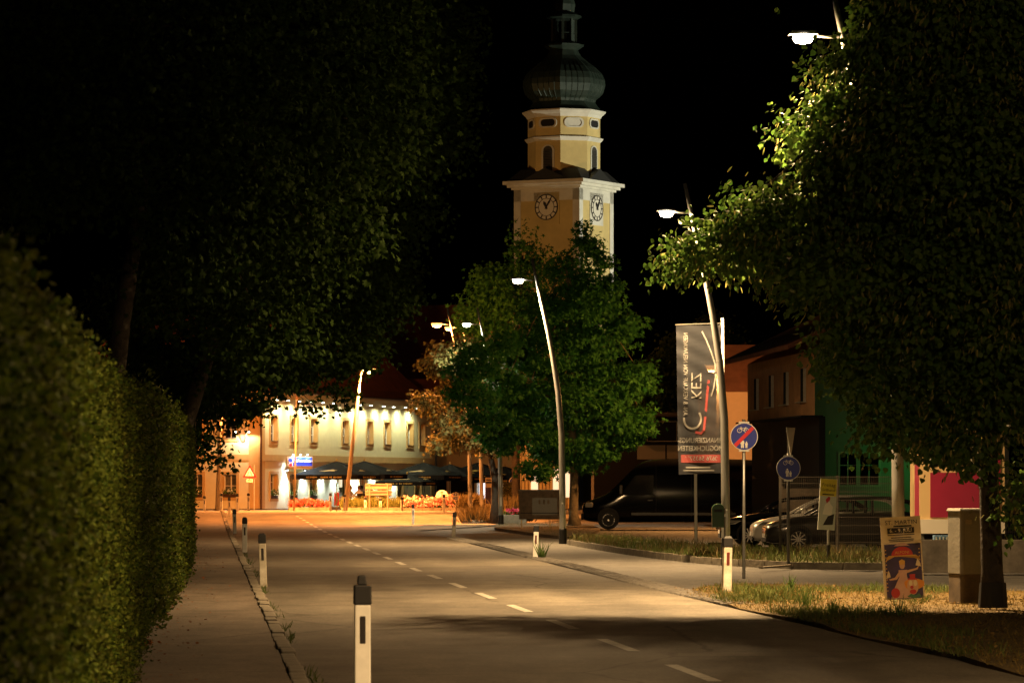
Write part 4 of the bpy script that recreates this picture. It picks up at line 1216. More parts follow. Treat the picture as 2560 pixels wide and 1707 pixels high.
# ================================================================== TERRACE
UA = math.atan2(U.y, U.x)
def umbrella(label, px, Y, peak_z, half, rot, drop=.85, val=.28):
    p = at(px, Y)
    t = thing('market_umbrella', label, 'umbrella', p, rot, 'black umbrellas on the inn terrace')
    pk = peak_z - p.z
    zb = pk - drop
    MB().tube([(0, 0, 0), (0, 0, pk + .05)], .035, 8).build('pole', M['winwhite'], t)
    MB().lathe([(.05, 0), (.07, .05), (.01, .16)], 8, (0, 0, pk)).build('finial', M['gold'], t)
    MB().box((0, 0, .05), (.8, .8, .10)).build('base_slab', M['concrete'], t)
    h = half
    c = MB()
    n = 6
    corners = [(-h, -h), (h, -h), (h, h), (-h, h)]
    for k in range(4):
        a, b = corners[k], corners[(k + 1) % 4]
        for i in range(n):
            f0, f1 = i / n, (i + 1) / n
            def pt(f, e):   # f from peak to rim
                x = (a[0] * (1 - e) + b[0] * e) * f; y = (a[1] * (1 - e) + b[1] * e) * f
                sag = -.10 * math.sin(math.pi * f) * (1 - abs(2 * e - 1))
                return (x, y, pk - drop * f + sag + .0)
            for j in range(6):
                c.add([pt(f0, j / 6), pt(f1, j / 6), pt(f1, (j + 1) / 6), pt(f0, (j + 1) / 6)], [(0, 1, 2, 3)])
    cn = c.build('canopy', M['umbrella'], t)
    for k in range(4):
        a, b = corners[k], corners[(k + 1) % 4]
        vs = []; fs = []
        m_ = 14
        for j in range(m_ + 1):
            e = j / m_
            x, y = a[0] * (1 - e) + b[0] * e, a[1] * (1 - e) + b[1] * e
            w = .03 * math.sin(j * 1.7)
            vs += [(x, y, zb + .0), (x * (1 + w * .3), y * (1 + w * .3), zb - val)]
        for j in range(m_): fs.append((2 * j, 2 * j + 1, 2 * j + 3, 2 * j + 2))
        v = MB().add(vs, fs).build('valance', M['umbrella'], cn)
        # printed gold lettering strokes and emblem, legible only as strokes
        pr = MB()
        d = Vector((b[0] - a[0], b[1] - a[1], 0)).normalized(); nn = Vector((d.y, -d.x, 0))
        rng_ = random.Random(k + int(px))
        x = -h * .55
        while x < h * .55:
            w = rng_.uniform(.03, .075)
            q = Vector(((a[0] + b[0]) / 2, (a[1] + b[1]) / 2, zb - val * .5)) + d * x + nn * .03
            hh = rng_.uniform(.06, .11)
            if rng_.random() > .14:
                pr.box(tuple(q), (w, .006, hh), Matrix.Rotation(math.atan2(d.y, d.x), 3, 'Z'))
            x += w + .02
        pr.build('gold_lettering', M['gold'], v, kind='stuff')
        mid = Vector(((a[0] + b[0]) / 2, (a[1] + b[1]) / 2, 0))
        e = MB()
        sl = Matrix.Rotation(math.atan2(d.y, d.x), 3, 'Z') @ Matrix.Rotation(-math.atan2(h, drop) + R(0), 3, 'X')
        cpos = Vector((mid.x * .72, mid.y * .72, pk - drop * .72)) + nn * .06 + Vector((0, 0, .02))
        e.prism([(-.55, -.05), (-.2, .02), (.0, .10), (.25, .18), (.6, .06), (.35, .02), (.5, -.10), (.15, -.05), (-.1, -.10)], -.004, .004)
        eo = e.build('gold_emblem', M['gold'], cn)
        eo.matrix_local = Matrix.Translation(cpos) @ sl.to_4x4()
    return t
umbrella('black umbrella nearest the blue inn sign', 842, 226, 3.20, 2.1, UA - R(90))
umbrella('black umbrella right behind the straight orange-headed lamp pole', 911, 231, 3.24, 2.1, UA - R(90))
umbrella('low black umbrella behind the two-panel sign back', 1018, 238, 2.45, 1.6, UA - R(90), drop=.5, val=.25)
umbrella('black umbrella in front of the dark inn downpipe', 1060, 241, 3.22, 2.1, UA - R(90))
umbrella('black umbrella behind the round cream sign', 1126, 244, 3.12, 2.0, UA - R(90))
umbrella('black umbrella farthest along, behind the trunk of the orange-lit tree', 1196, 247, 3.26, 2.1, UA - R(90))
umbrella('black umbrella end showing past the tree trunk, over the ivy block', 1262, 247, 3.0, 2.0, UA - R(90))

# beds in front of the terrace
def bed(name, label, px0, px1, Y, depth, h, n_leaf, n_fl, leafm, flm, blade=True, lh=.45, white=0):
    a, b = at(px0, Y), at(px1, Y)
    t = thing(name, label, 'flower bed' if n_fl else 'grass bed', a, 0)
    L = b.x - a.x
    MB().box((L / 2, depth / 2, .04), (L, depth, .14)).build('soil', M['mulch'], t)
    nst = max(2, int(L / 1.0))
    for i in range(nst):
        MB().box((L * (i + .5) / nst, -.06, .06), (L / nst * .97, .12, .20)).build('edging_stone', M['kerb'], t)
    g = np.random.default_rng(int(px0))
    def pts(n, top):
        u = g.random(n) * L; v = g.random(n) * depth
        hh = h * (.75 + .25 * np.sin(u * 2.1 + px0) * np.sin(v * 2 + 1))
        return np.column_stack([u, v, (hh * (top + (1 - top) * g.random(n)) + .05)])
    if blade:
        u = g.random(n_leaf) * L; v = g.random(n_leaf) * depth
        P = np.column_stack([u, v, np.full(n_leaf, .08)])
        scatter('grass_blades', BLADE, P, np.column_stack([g.normal(size=(n_leaf, 2)) * .45, np.ones(n_leaf)]), g.normal(size=(n_leaf, 3)), h * (.6 + .7 * g.random(n_leaf)), leafm, t, nonuni=.7)
    else:
        P = pts(n_leaf, .05)
        scatter('bush_leaves', OVAL, P, g.normal(size=(n_leaf, 3)) + np.array([0, -.3, .4]), g.normal(size=(n_leaf, 3)) + np.array([0, -.8, .6]), .07 + .05 * g.random(n_leaf), leafm, t)
    if n_fl:
        P = pts(n_fl, .35); P[:, 1] -= .05
        scatter('blossoms', STAR, P, g.normal(size=(n_fl, 3)), g.normal(size=(n_fl, 3)) * .5 + np.array([0, -1, .5]), .10 + .08 * g.random(n_fl), flm, t)
    if white:
        P = pts(white, .8); P[:, 2] += .12
        scatter('pale_blossoms', STAR, P, g.normal(size=(white, 3)), g.normal(size=(white, 3)) * .5 + np.array([0, -1, .5]), .10 + .06 * g.random(white), M['flower_white'], t)
    return t
bed('rose_bed', 'red rose bed in front of the inn windows', 722, 824, 212, 1.2, .62, 700, 750, M['weed'], M['flower_red'], False)
bed('grass_bed', 'pale green ornamental grass bed under the two-panel sign back', 852, 1008, 211, 1.6, .62, 3000, 0, M['bedgrass'], None)
bed('rose_bed', 'long pink rose bed around the round cream sign', 1008, 1152, 208, 1.4, .85, 900, 900, M['weed'], M['flower_pink'], False, white=60)
bed('grass_bed', 'brown feathery grass bed by the wooden-coloured lamp pole', 1146, 1206, 207, 1.2, .80, 1400, 0, M['reed'], None)
for (px, Y, w, h, n, lab) in ((1186, 158, .9, .78, 700, 'big dry grass clump at the corner of the square'), (1232, 160, .8, .75, 600, 'dark grass clump beside the trunk of the orange-lit tree'),
                              (1283, 160, 1.0, 1.15, 900, 'tall reddish grass clump behind the flower trough')):
    p = at(px, Y)
    t = thing('grass_clump', lab, 'ornamental grass', p, 0, 'grass clumps in the planters')
    P = np.column_stack([rng.normal(size=(n, 2)) * w * .28, np.full(n, .05)])
    ax = np.column_stack([P[:, :2] * .9 + rng.normal(size=(n, 2)) * .28, np.ones(n)])
    scatter('blades', BLADE, P, ax, rng.normal(size=(n, 3)), h * (.55 + .6 * rng.random(n)), M['reed'], t, nonuni=.6)
    MB().lathe([(w * .62, 0), (w * .62, .12), (w * .5, .14)], 14).build('planter_ring', M['concrete'], t)
# flower trough
p = at(1281, 154); t = thing('flower_trough', 'concrete trough with magenta flowers beside the lamp pole', 'planter', p)
MB().box((0, .3, .2), (1.15, .6, .42), taper=1.06).build('trough', M['concrete'], t, bevel=.02)
n = 160; P = np.column_stack([rng.uniform(-.45, .5, n), rng.uniform(.05, .5, n), .42 + .16 * rng.random(n)])
scatter('leaves', OVAL, P, rng.normal(size=(n, 3)), rng.normal(size=(n, 3)) + np.array([0, -1, .5]), np.full(n, .10), M['weed'], t)
n = 90; P = np.column_stack([rng.uniform(-.25, .45, n), rng.uniform(.0, .4, n), .50 + .14 * rng.random(n)])
scatter('blossoms', STAR, P, rng.normal(size=(n, 3)), rng.normal(size=(n, 3)) * .5 + np.array([0, -1, .5]), np.full(n, .11), M['flower_magenta'], t)
p = at(1224, 158); t = thing('stone_trough', 'low empty-looking stone trough between the grass clumps', 'planter', p)
MB().box((0, .3, .17), (.55, .5, .36), taper=1.05).build('trough', M['concrete'], t, bevel=.02)
MB().box((0, .3, .355), (.46, .42, .02)).build('soil', M['mulch'], t)
# ivy block
p = at(1287, 226); t = thing('ivy_screen', 'clipped yellow-green ivy block behind the grass clumps', 'hedge', p)
MB().box((0, .4, .75), (1.35, .6, 1.45)).build('core', M['hedge_core'], t)
n = 1500; P = np.column_stack([rng.uniform(-.75, .75, n), rng.uniform(.0, .2, n), rng.uniform(.1, 1.62, n)])
scatter('leaves', OVAL, P, rng.normal(size=(n, 3)), rng.normal(size=(n, 3)) * .6 + np.array([0, -1, .3]), np.full(n, .12), M['warm_leaf'], t)

# road sign triangle by the corner
p = at(630, 212); t = thing('warning_sign', 'red-bordered triangular road-narrows sign on a thin post at the inn corner', 'road sign', p)
zt = (W(621, 1163, 212).z - p.z, W(621, 1193, 212).z - p.z)
MB().tube([(.12, .05, 0), (.12, .05, zt[0] + .02)], .025, 6).build('post', M['steel'], t)
tri = [(-.42 + .2 - .2, zt[1]), (.12 - .16 + .2 , zt[1]), (-.15, zt[0])]
cx = -.13
tri = [(cx - .40, zt[1]), (cx + .40, zt[1]), (cx, zt[1] + .72)]
MB().prism(tri, -.03, -.01).build('plate', M['signred'], t)
MB().prism([(cx - .26, zt[1] + .09), (cx + .26, zt[1] + .09), (cx, zt[1] + .55)], -.04, -.031).build('field', M['signwhite'], t)
for s_ in (-1, 1):
    MB().prism([(cx + s_ * .12 - .03, zt[1] + .12), (cx + s_ * .12 + .03, zt[1] + .12), (cx + s_ * .045 + .02, zt[1] + .34), (cx + s_ * .045 - .02, zt[1] + .34)], -.046, -.041).build('symbol', M['ink'], t)
MB().box((cx, -.02, zt[1] - .18), (.34, .02, .16)).build('extra_plate', M['signwhite'], t)
MB().box((cx, -.034, zt[1] - .18), (.26, .004, .07)).build('plate_print', M['ink'], t)

# chevron
p = at(841.5, 205); t = thing('chevron_sign', 'red and pale chevron marker board between two bollards', 'road sign', p)
MB().tube([(0, .03, 0), (0, .03, .75)], .03, 6).build('post', M['signback'], t)
MB().box((0, 0, .67), (.27, .02, .72)).build('board', M['signred'], t)
MB().prism([(-.10, .31), (.02, .31), (.10, .67), (.02, 1.03), (-.10, 1.03), (-.02, .67)], -.018, -.012).build('chevron', M['signback'], t)
# two-panel sign seen from behind
p = at(946, 209); t = thing('direction_sign', 'back of a two-panel direction sign on two posts in the grass bed', 'road sign', p)
for x in (-.50, .53):
    MB().tube([(x, -.06, 0), (x, -.06, 1.52)], .045, 8).build('post', M['signback'], t)
MB().box((0, 0, 1.34), (1.50, .02, .34)).build('upper_panel', M['signback'], t)
MB().box((0, 0, .98), (1.50, .02, .33)).build('lower_panel', M['signback'], t)
for z in (1.46, 1.22, 1.06, .88):
    MB().box((0, -.03, z), (1.44, .03, .03)).build('rail', M['steel'], t)
# small blue signs
p = at(1140, 202); t = thing('parking_sign', 'two small blue plates on a pale post in front of the roses', 'road sign', p)
MB().tube([(0, .03, 0), (0, .03, 1.06)], .04, 6).build('post', M['signback'], t)
for z in (.93, .72):
    b_ = MB().box((-.02, 0, z), (.31, .02, .18)).build('plate', M['signwhite'], t)
    MB().box((-.03, -.014, z), (.22, .006, .13)).build('field', M['signblue'], b_)
    MB().prism([(-.09, z), (-.02, z - .035), (-.02, z - .015), (.05, z - .015), (.05, z + .015), (-.02, z + .015), (-.02, z + .035)], -.022, -.018).build('arrow', M['signwhite'], b_)
# round cream sign
p = at(1105, 212); t = thing('round_sign', 'round cream sign with a dark T rising behind the roses', 'sign', p)
MB().disc((0, .82), .34, 0, .05, 28).build('disc', M['signwhite'], t)
MB().box((0, -.008, 1.05), (.17, .012, .035)).box((0, -.008, .93), (.045, .010, .22)).build('letter', M['ink'], t)
MB().tube([(0, .08, 0), (0, .08, .7)], .05, 6).build('stand', M['concrete'], t)
# terrace low wall
a, b = at(1120, 216), at(1208, 216)
t = thing('terrace_wall', 'low pale wall in front of the lit terrace glazing', 'wall', (a.x, a.y, a.z))
for i in range(3):
    MB().box(((b.x - a.x) * (i + .5) / 3, 0, .38), ((b.x - a.x) / 3 - .015, .2, .76)).build('block', M['kerb'], t)
MB().box(((b.x - a.x) / 2, 0, .78), (b.x - a.x, .28, .05)).build('coping', M['signback'], t)
# poster pillar and small notice, blue half-disc
p = at(1224, 205); t = thing('poster_board', 'narrow white poster board behind the tree trunk in the square', 'poster', p)
MB().box((0, .06, 1.0), (.50, .05, 1.7)).build('board', M['paper'], t)
MB().box((-.05, .03, 1.58), (.3, .006, .10)).box((-.05, .03, 1.72), (.3, .006, .06)).build('print', M['ink'], t)
MB().box((-.05, .03, .85), (.34, .008, .9)).build('picture', M['posterblue'], t)
for x in (-.2, .2): MB().tube([(x, .10, 0), (x, .10, 1.8)], .025, 6).build('leg', M['steel'], t)
p = at(1308, 222); t = thing('notice_board', 'small white notice board on a post above the ivy block', 'sign', p)
MB().box((0, 0, 1.95), (.34, .03, .40)).build('plate', M['signwhite'], t)
MB().box((0, -.02, 2.05), (.22, .006, .06)).box((0, -.02, 1.95), (.26, .006, .05)).box((-.03, -.02, 1.85), (.16, .006, .05)).build('print', M['ink'], t)
MB().tube([(0, .03, 0), (0, .03, 2.1)], .03, 6).build('post', M['steel'], t)
p = at(1287, 228); t = thing('round_board', 'round dark-blue board peeping over the ivy block', 'sign', p)
MB().disc((0, 1.62), .32, 0, .04, 24).build('disc', M['signblue'], t)
MB().ring((0, 1.62), .32, .36, -.002, .05, 24).build('rim', M['signwhite'], t)
MB().tube([(0, .08, 0), (0, .08, 1.6)], .03, 6).build('post', M['steel'], t)

# tables and guests
def table(label, px, Y):
    t = thing('terrace_table', label, 'table', at(px, Y), UA, 'tables on the inn terrace')
    MB().box((0, 0, .73), (1.2, .75, .04)).build('tabletop', M['wood'], t)
    for x in (-.5, .5):
        for y in (-.3, .3): MB().tube([(x, y, 0), (x, y, .71)], .022, 6).build('leg', M['black'], t)
    return t
table('terrace table under the umbrella nearest the blue sign', 872, 222)
table('terrace table behind the two-panel sign back', 912, 225)
table('terrace table behind the short bollards', 948, 228)

def person(label, px, Y, rot, shirt, hair, seat_h=.46, lean=0.0):
    p = at(px, Y)
    t = thing('person', label, 'person', p, rot, None)
    J = {}
    verts = []; edges = []; rad = []
    def v(n, co, r, par=None):
        J[n] = len(verts); verts.append(co); rad.append(r)
        if par is not None: edges.append((J[par], J[n]))
    s = seat_h
    v('pelvis', (0, 0, s + .10), .15)
    v('waist', (0, -.02 - lean * .2, s + .28), .135, 'pelvis')
    v('chest', (0, -.04 - lean * .6, s + .48), .16, 'waist')
    v('neck0', (0, -.05 - lean, s + .63), .075, 'chest')
    v('neck', (0, -.06 - lean, s + .70), .055, 'neck0')
    v('head', (0, -.09 - lean, s + .80), .088, 'neck')
    v('crown', (0, -.08 - lean, s + .90), .075, 'head')
    for sd, sg_ in (('l', -1), ('r', 1)):
        v('sh' + sd, (sg_ * .18, -.04 - lean, s + .56), .065, 'chest')
        v('el' + sd, (sg_ * .25, -.16 - lean, s + .30), .048, 'sh' + sd)
        v('wr' + sd, (sg_ * .16, -.40 - lean, s + .30), .034, 'el' + sd)
        v('ha' + sd, (sg_ * .13, -.50 - lean, s + .31), .030, 'wr' + sd)
        v('hip' + sd, (sg_ * .10, -.04, s + .07), .105, 'pelvis')
        v('kn' + sd, (sg_ * .12, -.46, s + .06), .070, 'hip' + sd)
        v('an' + sd, (sg_ * .12, -.46, .09), .048, 'kn' + sd)
        v('to' + sd, (sg_ * .13, -.63, .05), .042, 'an' + sd)
    me = bpy.data.meshes.new('body'); me.from_pydata(verts, edges, []); me.update()
    o = bpy.data.objects.new('body', me); col.objects.link(o)
    sk_ = o.modifiers.new('skin', 'SKIN')
    for i, r_ in enumerate(rad):
        me.skin_vertices[0].data[i].radius = (r_, r_)
    me.skin_vertices[0].data[0].use_root = True
    ss_ = o.modifiers.new('sub', 'SUBSURF'); ss_.levels = 1; ss_.render_levels = 1
    dg = bpy.context.evaluated_depsgraph_get()
    nm = bpy.data.meshes.new_from_object(o.evaluated_get(dg))
    bpy.data.objects.remove(o)
    for m in (shirt, M['skin'], M['jeans']): nm.materials.append(m)
    for pl in nm.polygons:
        c = pl.center
        pl.use_smooth = True
        if c.z > s + .68 or (c.y < -.36 - lean and c.z > s + .2): pl.material_index = 1
        elif c.z < s + .17: pl.material_index = 2
    b = bpy.data.objects.new('body', nm); col.objects.link(b); b.parent = t
    # hair cap and face
    hm = MB().lathe([(.095, -.03), (.105, .03), (.10, .08), (.07, .13), (.02, .15)], 12, (0, -.065 - lean, s + .80))
    hm.build('hair', hair, t, smooth=True)
    MB().box((0, -.19 - lean, s + .79), (.022, .04, .035)).build('nose', M['skin'], t)
    # chair the guest sits on is separate
    c = thing('terrace_chair', 'dark chair under the ' + label, 'chair', p, rot, 'terrace chairs')
    MB().box((0, -.12, seat_h - .02), (.44, .44, .04)).build('seat', M['black'], c)
    MB().box((0, .16, seat_h + .28), (.42, .03, .36)).build('backrest', M['black'], c)
    for x in (-.2, .2):
        for y in (-.32, .1): MB().tube([(x, y, 0), (x, y, seat_h - .04)], .015, 5).build('leg', M['steel'], c)
    return t
person('brown-haired guest in a grey shirt seated by the arched door', 873, 221.0, R(60), M['shirtgrey'], M['hairbrown'])
person('guest in a bright white shirt seated behind the lamp pole', 899, 224.5, R(200), M['shirtwhite'], M['hairbrown'], lean=.05)
person('guest in a blue shirt seated next to the one in white', 905, 226.2, R(200), M['shirtblue'], M['hairdark'])
person('dark-haired guest in black seated behind the two-panel sign back', 929, 225.0, R(10), M['shirtdark'], M['hairdark'], lean=.04)

# ================================================================== TREES
def Wl(px, py, Y, base):
    w = W(px, py, Y); return (w.x - base[0], w.y - base[1], w.z - base[2])
# linden on the near verge
lb = at(2482, 51.5, .05)
lobes = []
def lob(px, py, Y, rx, ry, rz): lobes.append((*Wl(px, py, Y, lb), rx, ry, rz))
lob(2440, 80, 52, 2.1, 2.3, 1.6); lob(2165, 230, 53.2, .80, 1.3, 1.0); lob(2115, 480, 53.2, .60, 1.0, .6); lob(2250, 420, 51.5, 1.35, 2.0, 1.15); lob(2480, 430, 50, 1.6, 2.2, 1.5)
lob(2050, 335, 53.6, .50, .7, .5); lob(2130, 600, 52.5, .95, 1.4, .65); lob(1960, 575, 52, .85, 1.1, .55); lob(1885, 545, 52.2, .36, .7, .30); lob(1800, 620, 52.5, .62, .8, .40); lob(1715, 650, 52.8, .42, .5, .22); lob(2010, 660, 51.8, .6, .9, .4)
lob(2120, 700, 51, 1.1, 1.5, .50); lob(2360, 720, 50.5, 1.4, 1.9, 1.1); lob(2180, 930, 51, .60, 1.0, .55); lob(2270, 1060, 51, .62, .9, .48); lob(2420, 980, 50.5, .8, 1.2, .6); lob(2400, 1105, 50.6, .55, .9, .32)
lob(2540, 800, 50, .9, 1.5, 1.6); lob(2400, -60, 51, 2.2, 2.2, 1.5); lob(2560, 1250, 50.8, .28, .5, .62); lob(2580, 330, 51, 1.4, 2, 2.2); lob(2100, 850, 51.3, .35, .6, .35)
HEADA = np.array([at(2247, 56).x - 1.33 * 1.09 - lb.x, 56 - lb.y, 7.8 * 1.09 - lb.z])
def pruned(P):        # leaves left out around and in front of the lantern head so it shows
    d = P - HEADA
    return ~((np.abs(d[:, 0] + .15) < .55) & (d[:, 2] > -.55) & (d[:, 2] < .5))
def linden_extra(t):
    P, O = crown_points(lobes, 16000, .24, .5, 20)
    k_ = pruned(P); P, O = P[k_], O[k_]
    n = len(P)
    scatter('blossom_bracts', BRACT, P, O * .25 + rng.normal(size=(n, 3)) * .35 + np.array([0, 0, -1.0]), O + rng.normal(size=(n, 3)) * .4, .085 * (.7 + .6 * rng.random(n)), M['bract'], t)
    MB().lathe([(.21, 0), (.185, .35)], 14, caps=False).build('trunk_guard', M['matblack'], t)
tree('linden_tree', 'flowering linden tree with dark trunk beside the grey cabinet', lb, [(0, 0, 0, .19), (-.01, 0, .5, .155), (-.06, 0, 2.0, .135), (-.16, 0, 4.0, .12), (-.25, 0, 6.5, .10), (-.3, 0, 9, .05)],
     lobes, 105000, HEART, .078, M['linden'], M['bark'], clump=.22, droop=.9, shell=.35, per=22, extra=linden_extra, keep=pruned)

# big maples on the pavement side
def mtree(label, px, Y, trunk, specs, n, size, clump, leaf=None, tpl=None, name='maple_tree', group='maples behind the hedge', shell=.4, per=22, bark=None):
    b = at(px, Y)
    lb_ = [(*Wl(a, c, Yy, b), rx, ry, rz) for (a, c, Yy, rx, ry, rz) in specs]
    return tree(name, label, b, trunk, lb_, n, tpl or MAPLE, size, leaf or M['maple'], bark or M['bark'], clump=clump, group=group, shell=shell, per=per, droop=.8)
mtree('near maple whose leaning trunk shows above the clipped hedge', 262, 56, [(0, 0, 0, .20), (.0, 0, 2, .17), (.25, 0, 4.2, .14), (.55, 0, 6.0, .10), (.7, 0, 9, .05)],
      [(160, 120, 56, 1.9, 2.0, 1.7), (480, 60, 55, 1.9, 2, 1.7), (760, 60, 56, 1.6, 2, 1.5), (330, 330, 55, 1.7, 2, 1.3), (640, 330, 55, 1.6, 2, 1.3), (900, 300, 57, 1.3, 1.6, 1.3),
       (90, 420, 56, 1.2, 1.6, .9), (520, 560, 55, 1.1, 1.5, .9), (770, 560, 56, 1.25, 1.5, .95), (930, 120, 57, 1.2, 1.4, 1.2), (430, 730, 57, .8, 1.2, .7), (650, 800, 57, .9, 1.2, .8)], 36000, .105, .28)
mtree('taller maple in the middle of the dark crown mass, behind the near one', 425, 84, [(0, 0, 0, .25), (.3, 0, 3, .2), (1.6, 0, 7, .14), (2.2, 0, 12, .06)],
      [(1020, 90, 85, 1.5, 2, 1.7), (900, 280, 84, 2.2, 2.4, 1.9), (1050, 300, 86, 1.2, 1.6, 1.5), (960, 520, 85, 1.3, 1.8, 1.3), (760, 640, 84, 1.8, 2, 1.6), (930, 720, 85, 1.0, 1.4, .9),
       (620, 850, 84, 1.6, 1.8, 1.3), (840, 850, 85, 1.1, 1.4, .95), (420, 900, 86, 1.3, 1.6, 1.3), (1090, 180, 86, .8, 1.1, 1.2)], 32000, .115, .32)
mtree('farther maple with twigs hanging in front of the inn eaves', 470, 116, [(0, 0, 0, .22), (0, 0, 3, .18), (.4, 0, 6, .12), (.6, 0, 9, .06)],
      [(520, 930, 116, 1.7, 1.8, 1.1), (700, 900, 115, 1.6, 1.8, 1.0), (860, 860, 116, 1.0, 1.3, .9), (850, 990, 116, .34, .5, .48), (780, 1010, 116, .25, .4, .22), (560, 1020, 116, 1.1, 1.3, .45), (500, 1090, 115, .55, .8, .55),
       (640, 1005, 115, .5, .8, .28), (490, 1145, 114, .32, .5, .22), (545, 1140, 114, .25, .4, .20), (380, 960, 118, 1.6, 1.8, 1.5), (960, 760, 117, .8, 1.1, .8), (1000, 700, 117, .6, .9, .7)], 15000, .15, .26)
mtree('dark bushy tree low behind the hedge end', 400, 95, [(0, 0, 0, .16), (.1, 0, 2, .12), (.2, 0, 4.5, .06)],
      [(330, 1000, 95, 1.2, 1.4, 1.2), (420, 930, 95, 1.4, 1.5, 1.1), (500, 1000, 97, .8, 1.2, .9), (280, 850, 94, 1.2, 1.4, 1.4), (560, 900, 96, 1.1, 1.3, .9)], 9000, .10, .28, tpl=HEART, name='leafy_tree')

# star-leaved tree in the middle
mtree('large dark star-leaved tree in front of the church tower', 1437, 148, [(0, 0, 0, .30), (-.05, 0, .5, .19), (-.02, 0, 2.5, .16), (-.3, 0, 6, .12), (-.3, 0, 11, .04)],
      [(1440, 1125, 148, 1.7, 2.0, .75), (1290, 1085, 146, 1.5, 1.8, .75), (1545, 1065, 148, 1.35, 1.7, .8), (1610, 1040, 148, .55, .9, .35), (1400, 1000, 147, 2.2, 2.2, .9), (1255, 975, 146, 1.2, 1.5, .75), (1540, 960, 148, 1.4, 1.7, .8),
       (1600, 930, 148, .5, .8, .5), (1370, 880, 148, 1.9, 2.1, .95), (1500, 850, 148, 1.5, 1.7, .8), (1555, 800, 148, .7, 1.0, .55), (1430, 770, 148, 1.5, 1.8, .85), (1345, 790, 148, .8, 1.1, .7), (1490, 720, 148, .95, 1.2, .7), (1420, 680, 148, .85, 1.1, .7), (1465, 625, 148, .55, .8, .55), (1455, 585, 148, .26, .4, .35), (1500, 655, 148, .35, .5, .35), (1350, 1170, 146, .7, .9, .28),
       (1205, 900, 141, .85, 1.0, .60), (1178, 985, 141, .80, 1.0, .50), (1222, 1055, 142, .75, .9, .42), (1150, 935, 142, .45, .6, .35), (1255, 850, 143, .7, .9, .5), (1475, 760, 147, .9, 1.1, .7)],
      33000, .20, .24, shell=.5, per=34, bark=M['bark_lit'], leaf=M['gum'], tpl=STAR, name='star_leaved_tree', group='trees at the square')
mtree('slender darker tree left of the star-leaved one, reaching the clock tower corner', 1290, 168, [(0, 0, 0, .22), (0, 0, 3, .17), (.2, 0, 7, .12), (.3, 0, 12, .04)],
      [(1230, 890, 168, 1.5, 1.7, 1.2), (1280, 790, 168, 1.6, 1.8, 1.2), (1235, 715, 168, .9, 1.2, .9), (1320, 690, 168, .8, 1.1, .8), (1308, 610, 168, .32, .5, .6), (1312, 575, 168, .15, .3, .3), (1350, 640, 168, .28, .4, .35), (1185, 790, 168, .7, .9, .8)],
      10000, .19, .36, leaf=M['gum'], tpl=STAR, name='star_leaved_tree', group='trees at the square')
# lit tree, its orange lamplight partly painted into the leaf colour
mtree('multi-stemmed tree lit orange and white beside the flower trough', 1237, 157, [(0, 0, 0, .26), (.02, 0, .8, .18), (.0, 0, 1.9, .15), (-.25, 0, 3.2, .12), (-.5, 0, 5.5, .05)],
      [(1150, 895, 154, 1.1, 1.3, .75), (1220, 880, 154, .9, 1.1, .65), (1090, 900, 156, .55, .8, .6), (1180, 960, 156, 1.3, 1.5, .9), (1085, 1010, 156, .75, 1, .42), (1150, 1060, 156, 1.1, 1.3, .60), (1060, 1000, 156, .40, .5, .16),
       (1110, 1110, 156, .75, 1, .25), (1200, 1110, 156, .7, .9, .35), (1250, 960, 159, .8, 1, .9)],
      9500, .15, .26, leaf=M['warm_leaf'], tpl=STAR, name='multi_stem_tree', group='trees at the square')
# trees behind the banner
mtree('dim yellowish tree behind the banner', 1660, 186, [(0, 0, 0, .2), (0, 0, 3, .15), (0, 0, 6, .06)],
      [(1650, 980, 186, 1.5, 1.6, 1.4), (1690, 900, 186, 1.2, 1.4, 1.3), (1610, 960, 186, .8, 1, 1.1)], 5000, .17, .32, name='leafy_tree', group='trees behind the car park', tpl=HEART)
mtree('tree top showing between the lamp pole and the timber house', 1800, 178, [(0, 0, 0, .2), (0, 0, 4, .15), (0, 0, 8, .06)],
      [(1790, 840, 178, .9, 1.2, 1.1), (1825, 880, 178, .75, 1, .8), (1770, 900, 178, .8, 1, 1.2), (1820, 950, 178, .7, 1, .6)], 4000, .17, .3, name='leafy_tree', group='trees behind the car park', tpl=HEART)

# ================================================================== BUILDINGS BEHIND THE CAR PARK
A = Vector((8.41, 132.0, 0)); B = Vector((9.66, 118.0, 0))
hd_ = B - A; HL = hd_.length
th = thing('timber_house', 'timber-clad upper storey with four narrow windows over a black ground floor', 'building', A, math.atan2(hd_.y, hd_.x))
# local x runs from the far corner towards the camera, local +y is into the house
hz0, hz1 = 3.98, 6.05
hw = []
for k, px in enumerate((1891, 1928, 1965, 2008)):
    kx = (px - 1280) / F
    s = (kx * A.y - A.x) / (hd_.x / HL - kx * hd_.y / HL)
    z = 4.36 + .02 * k
    hw.append((s - .55, s + .55, z - hz0, z + 1.12 - hz0))
o = holed_wall(th, HL, hz1 - hz0, hw, M['wood'], Matrix.Translation((0, 0, hz0)), depth=.28, name='cladding', rev=M['matblack'])
for i in range(int(HL / .24)):
    x = .12 + i * .24
    MB().box((x, -.012, (hz0 + hz1) / 2 + .55 * 0), (.012, .02, .001)).build('joint', M['matblack'], o) if False else None
for (a, b, c, d) in hw:
    w = MB().box(((a + b) / 2, .27, (c + d) / 2 + hz0), (b - a, .02, d - c)).build('window', M['glass'], th)
    MB().box(((a + b) / 2, -.03, c + hz0 + .012), (b - a + .1, .30, .025)).build('sill', M['steel'], w)
    MB().box((b - .02, .08, (c + d) / 2 + hz0), (.03, .34, d - c - .03)).build('frame', M['steel'], w)
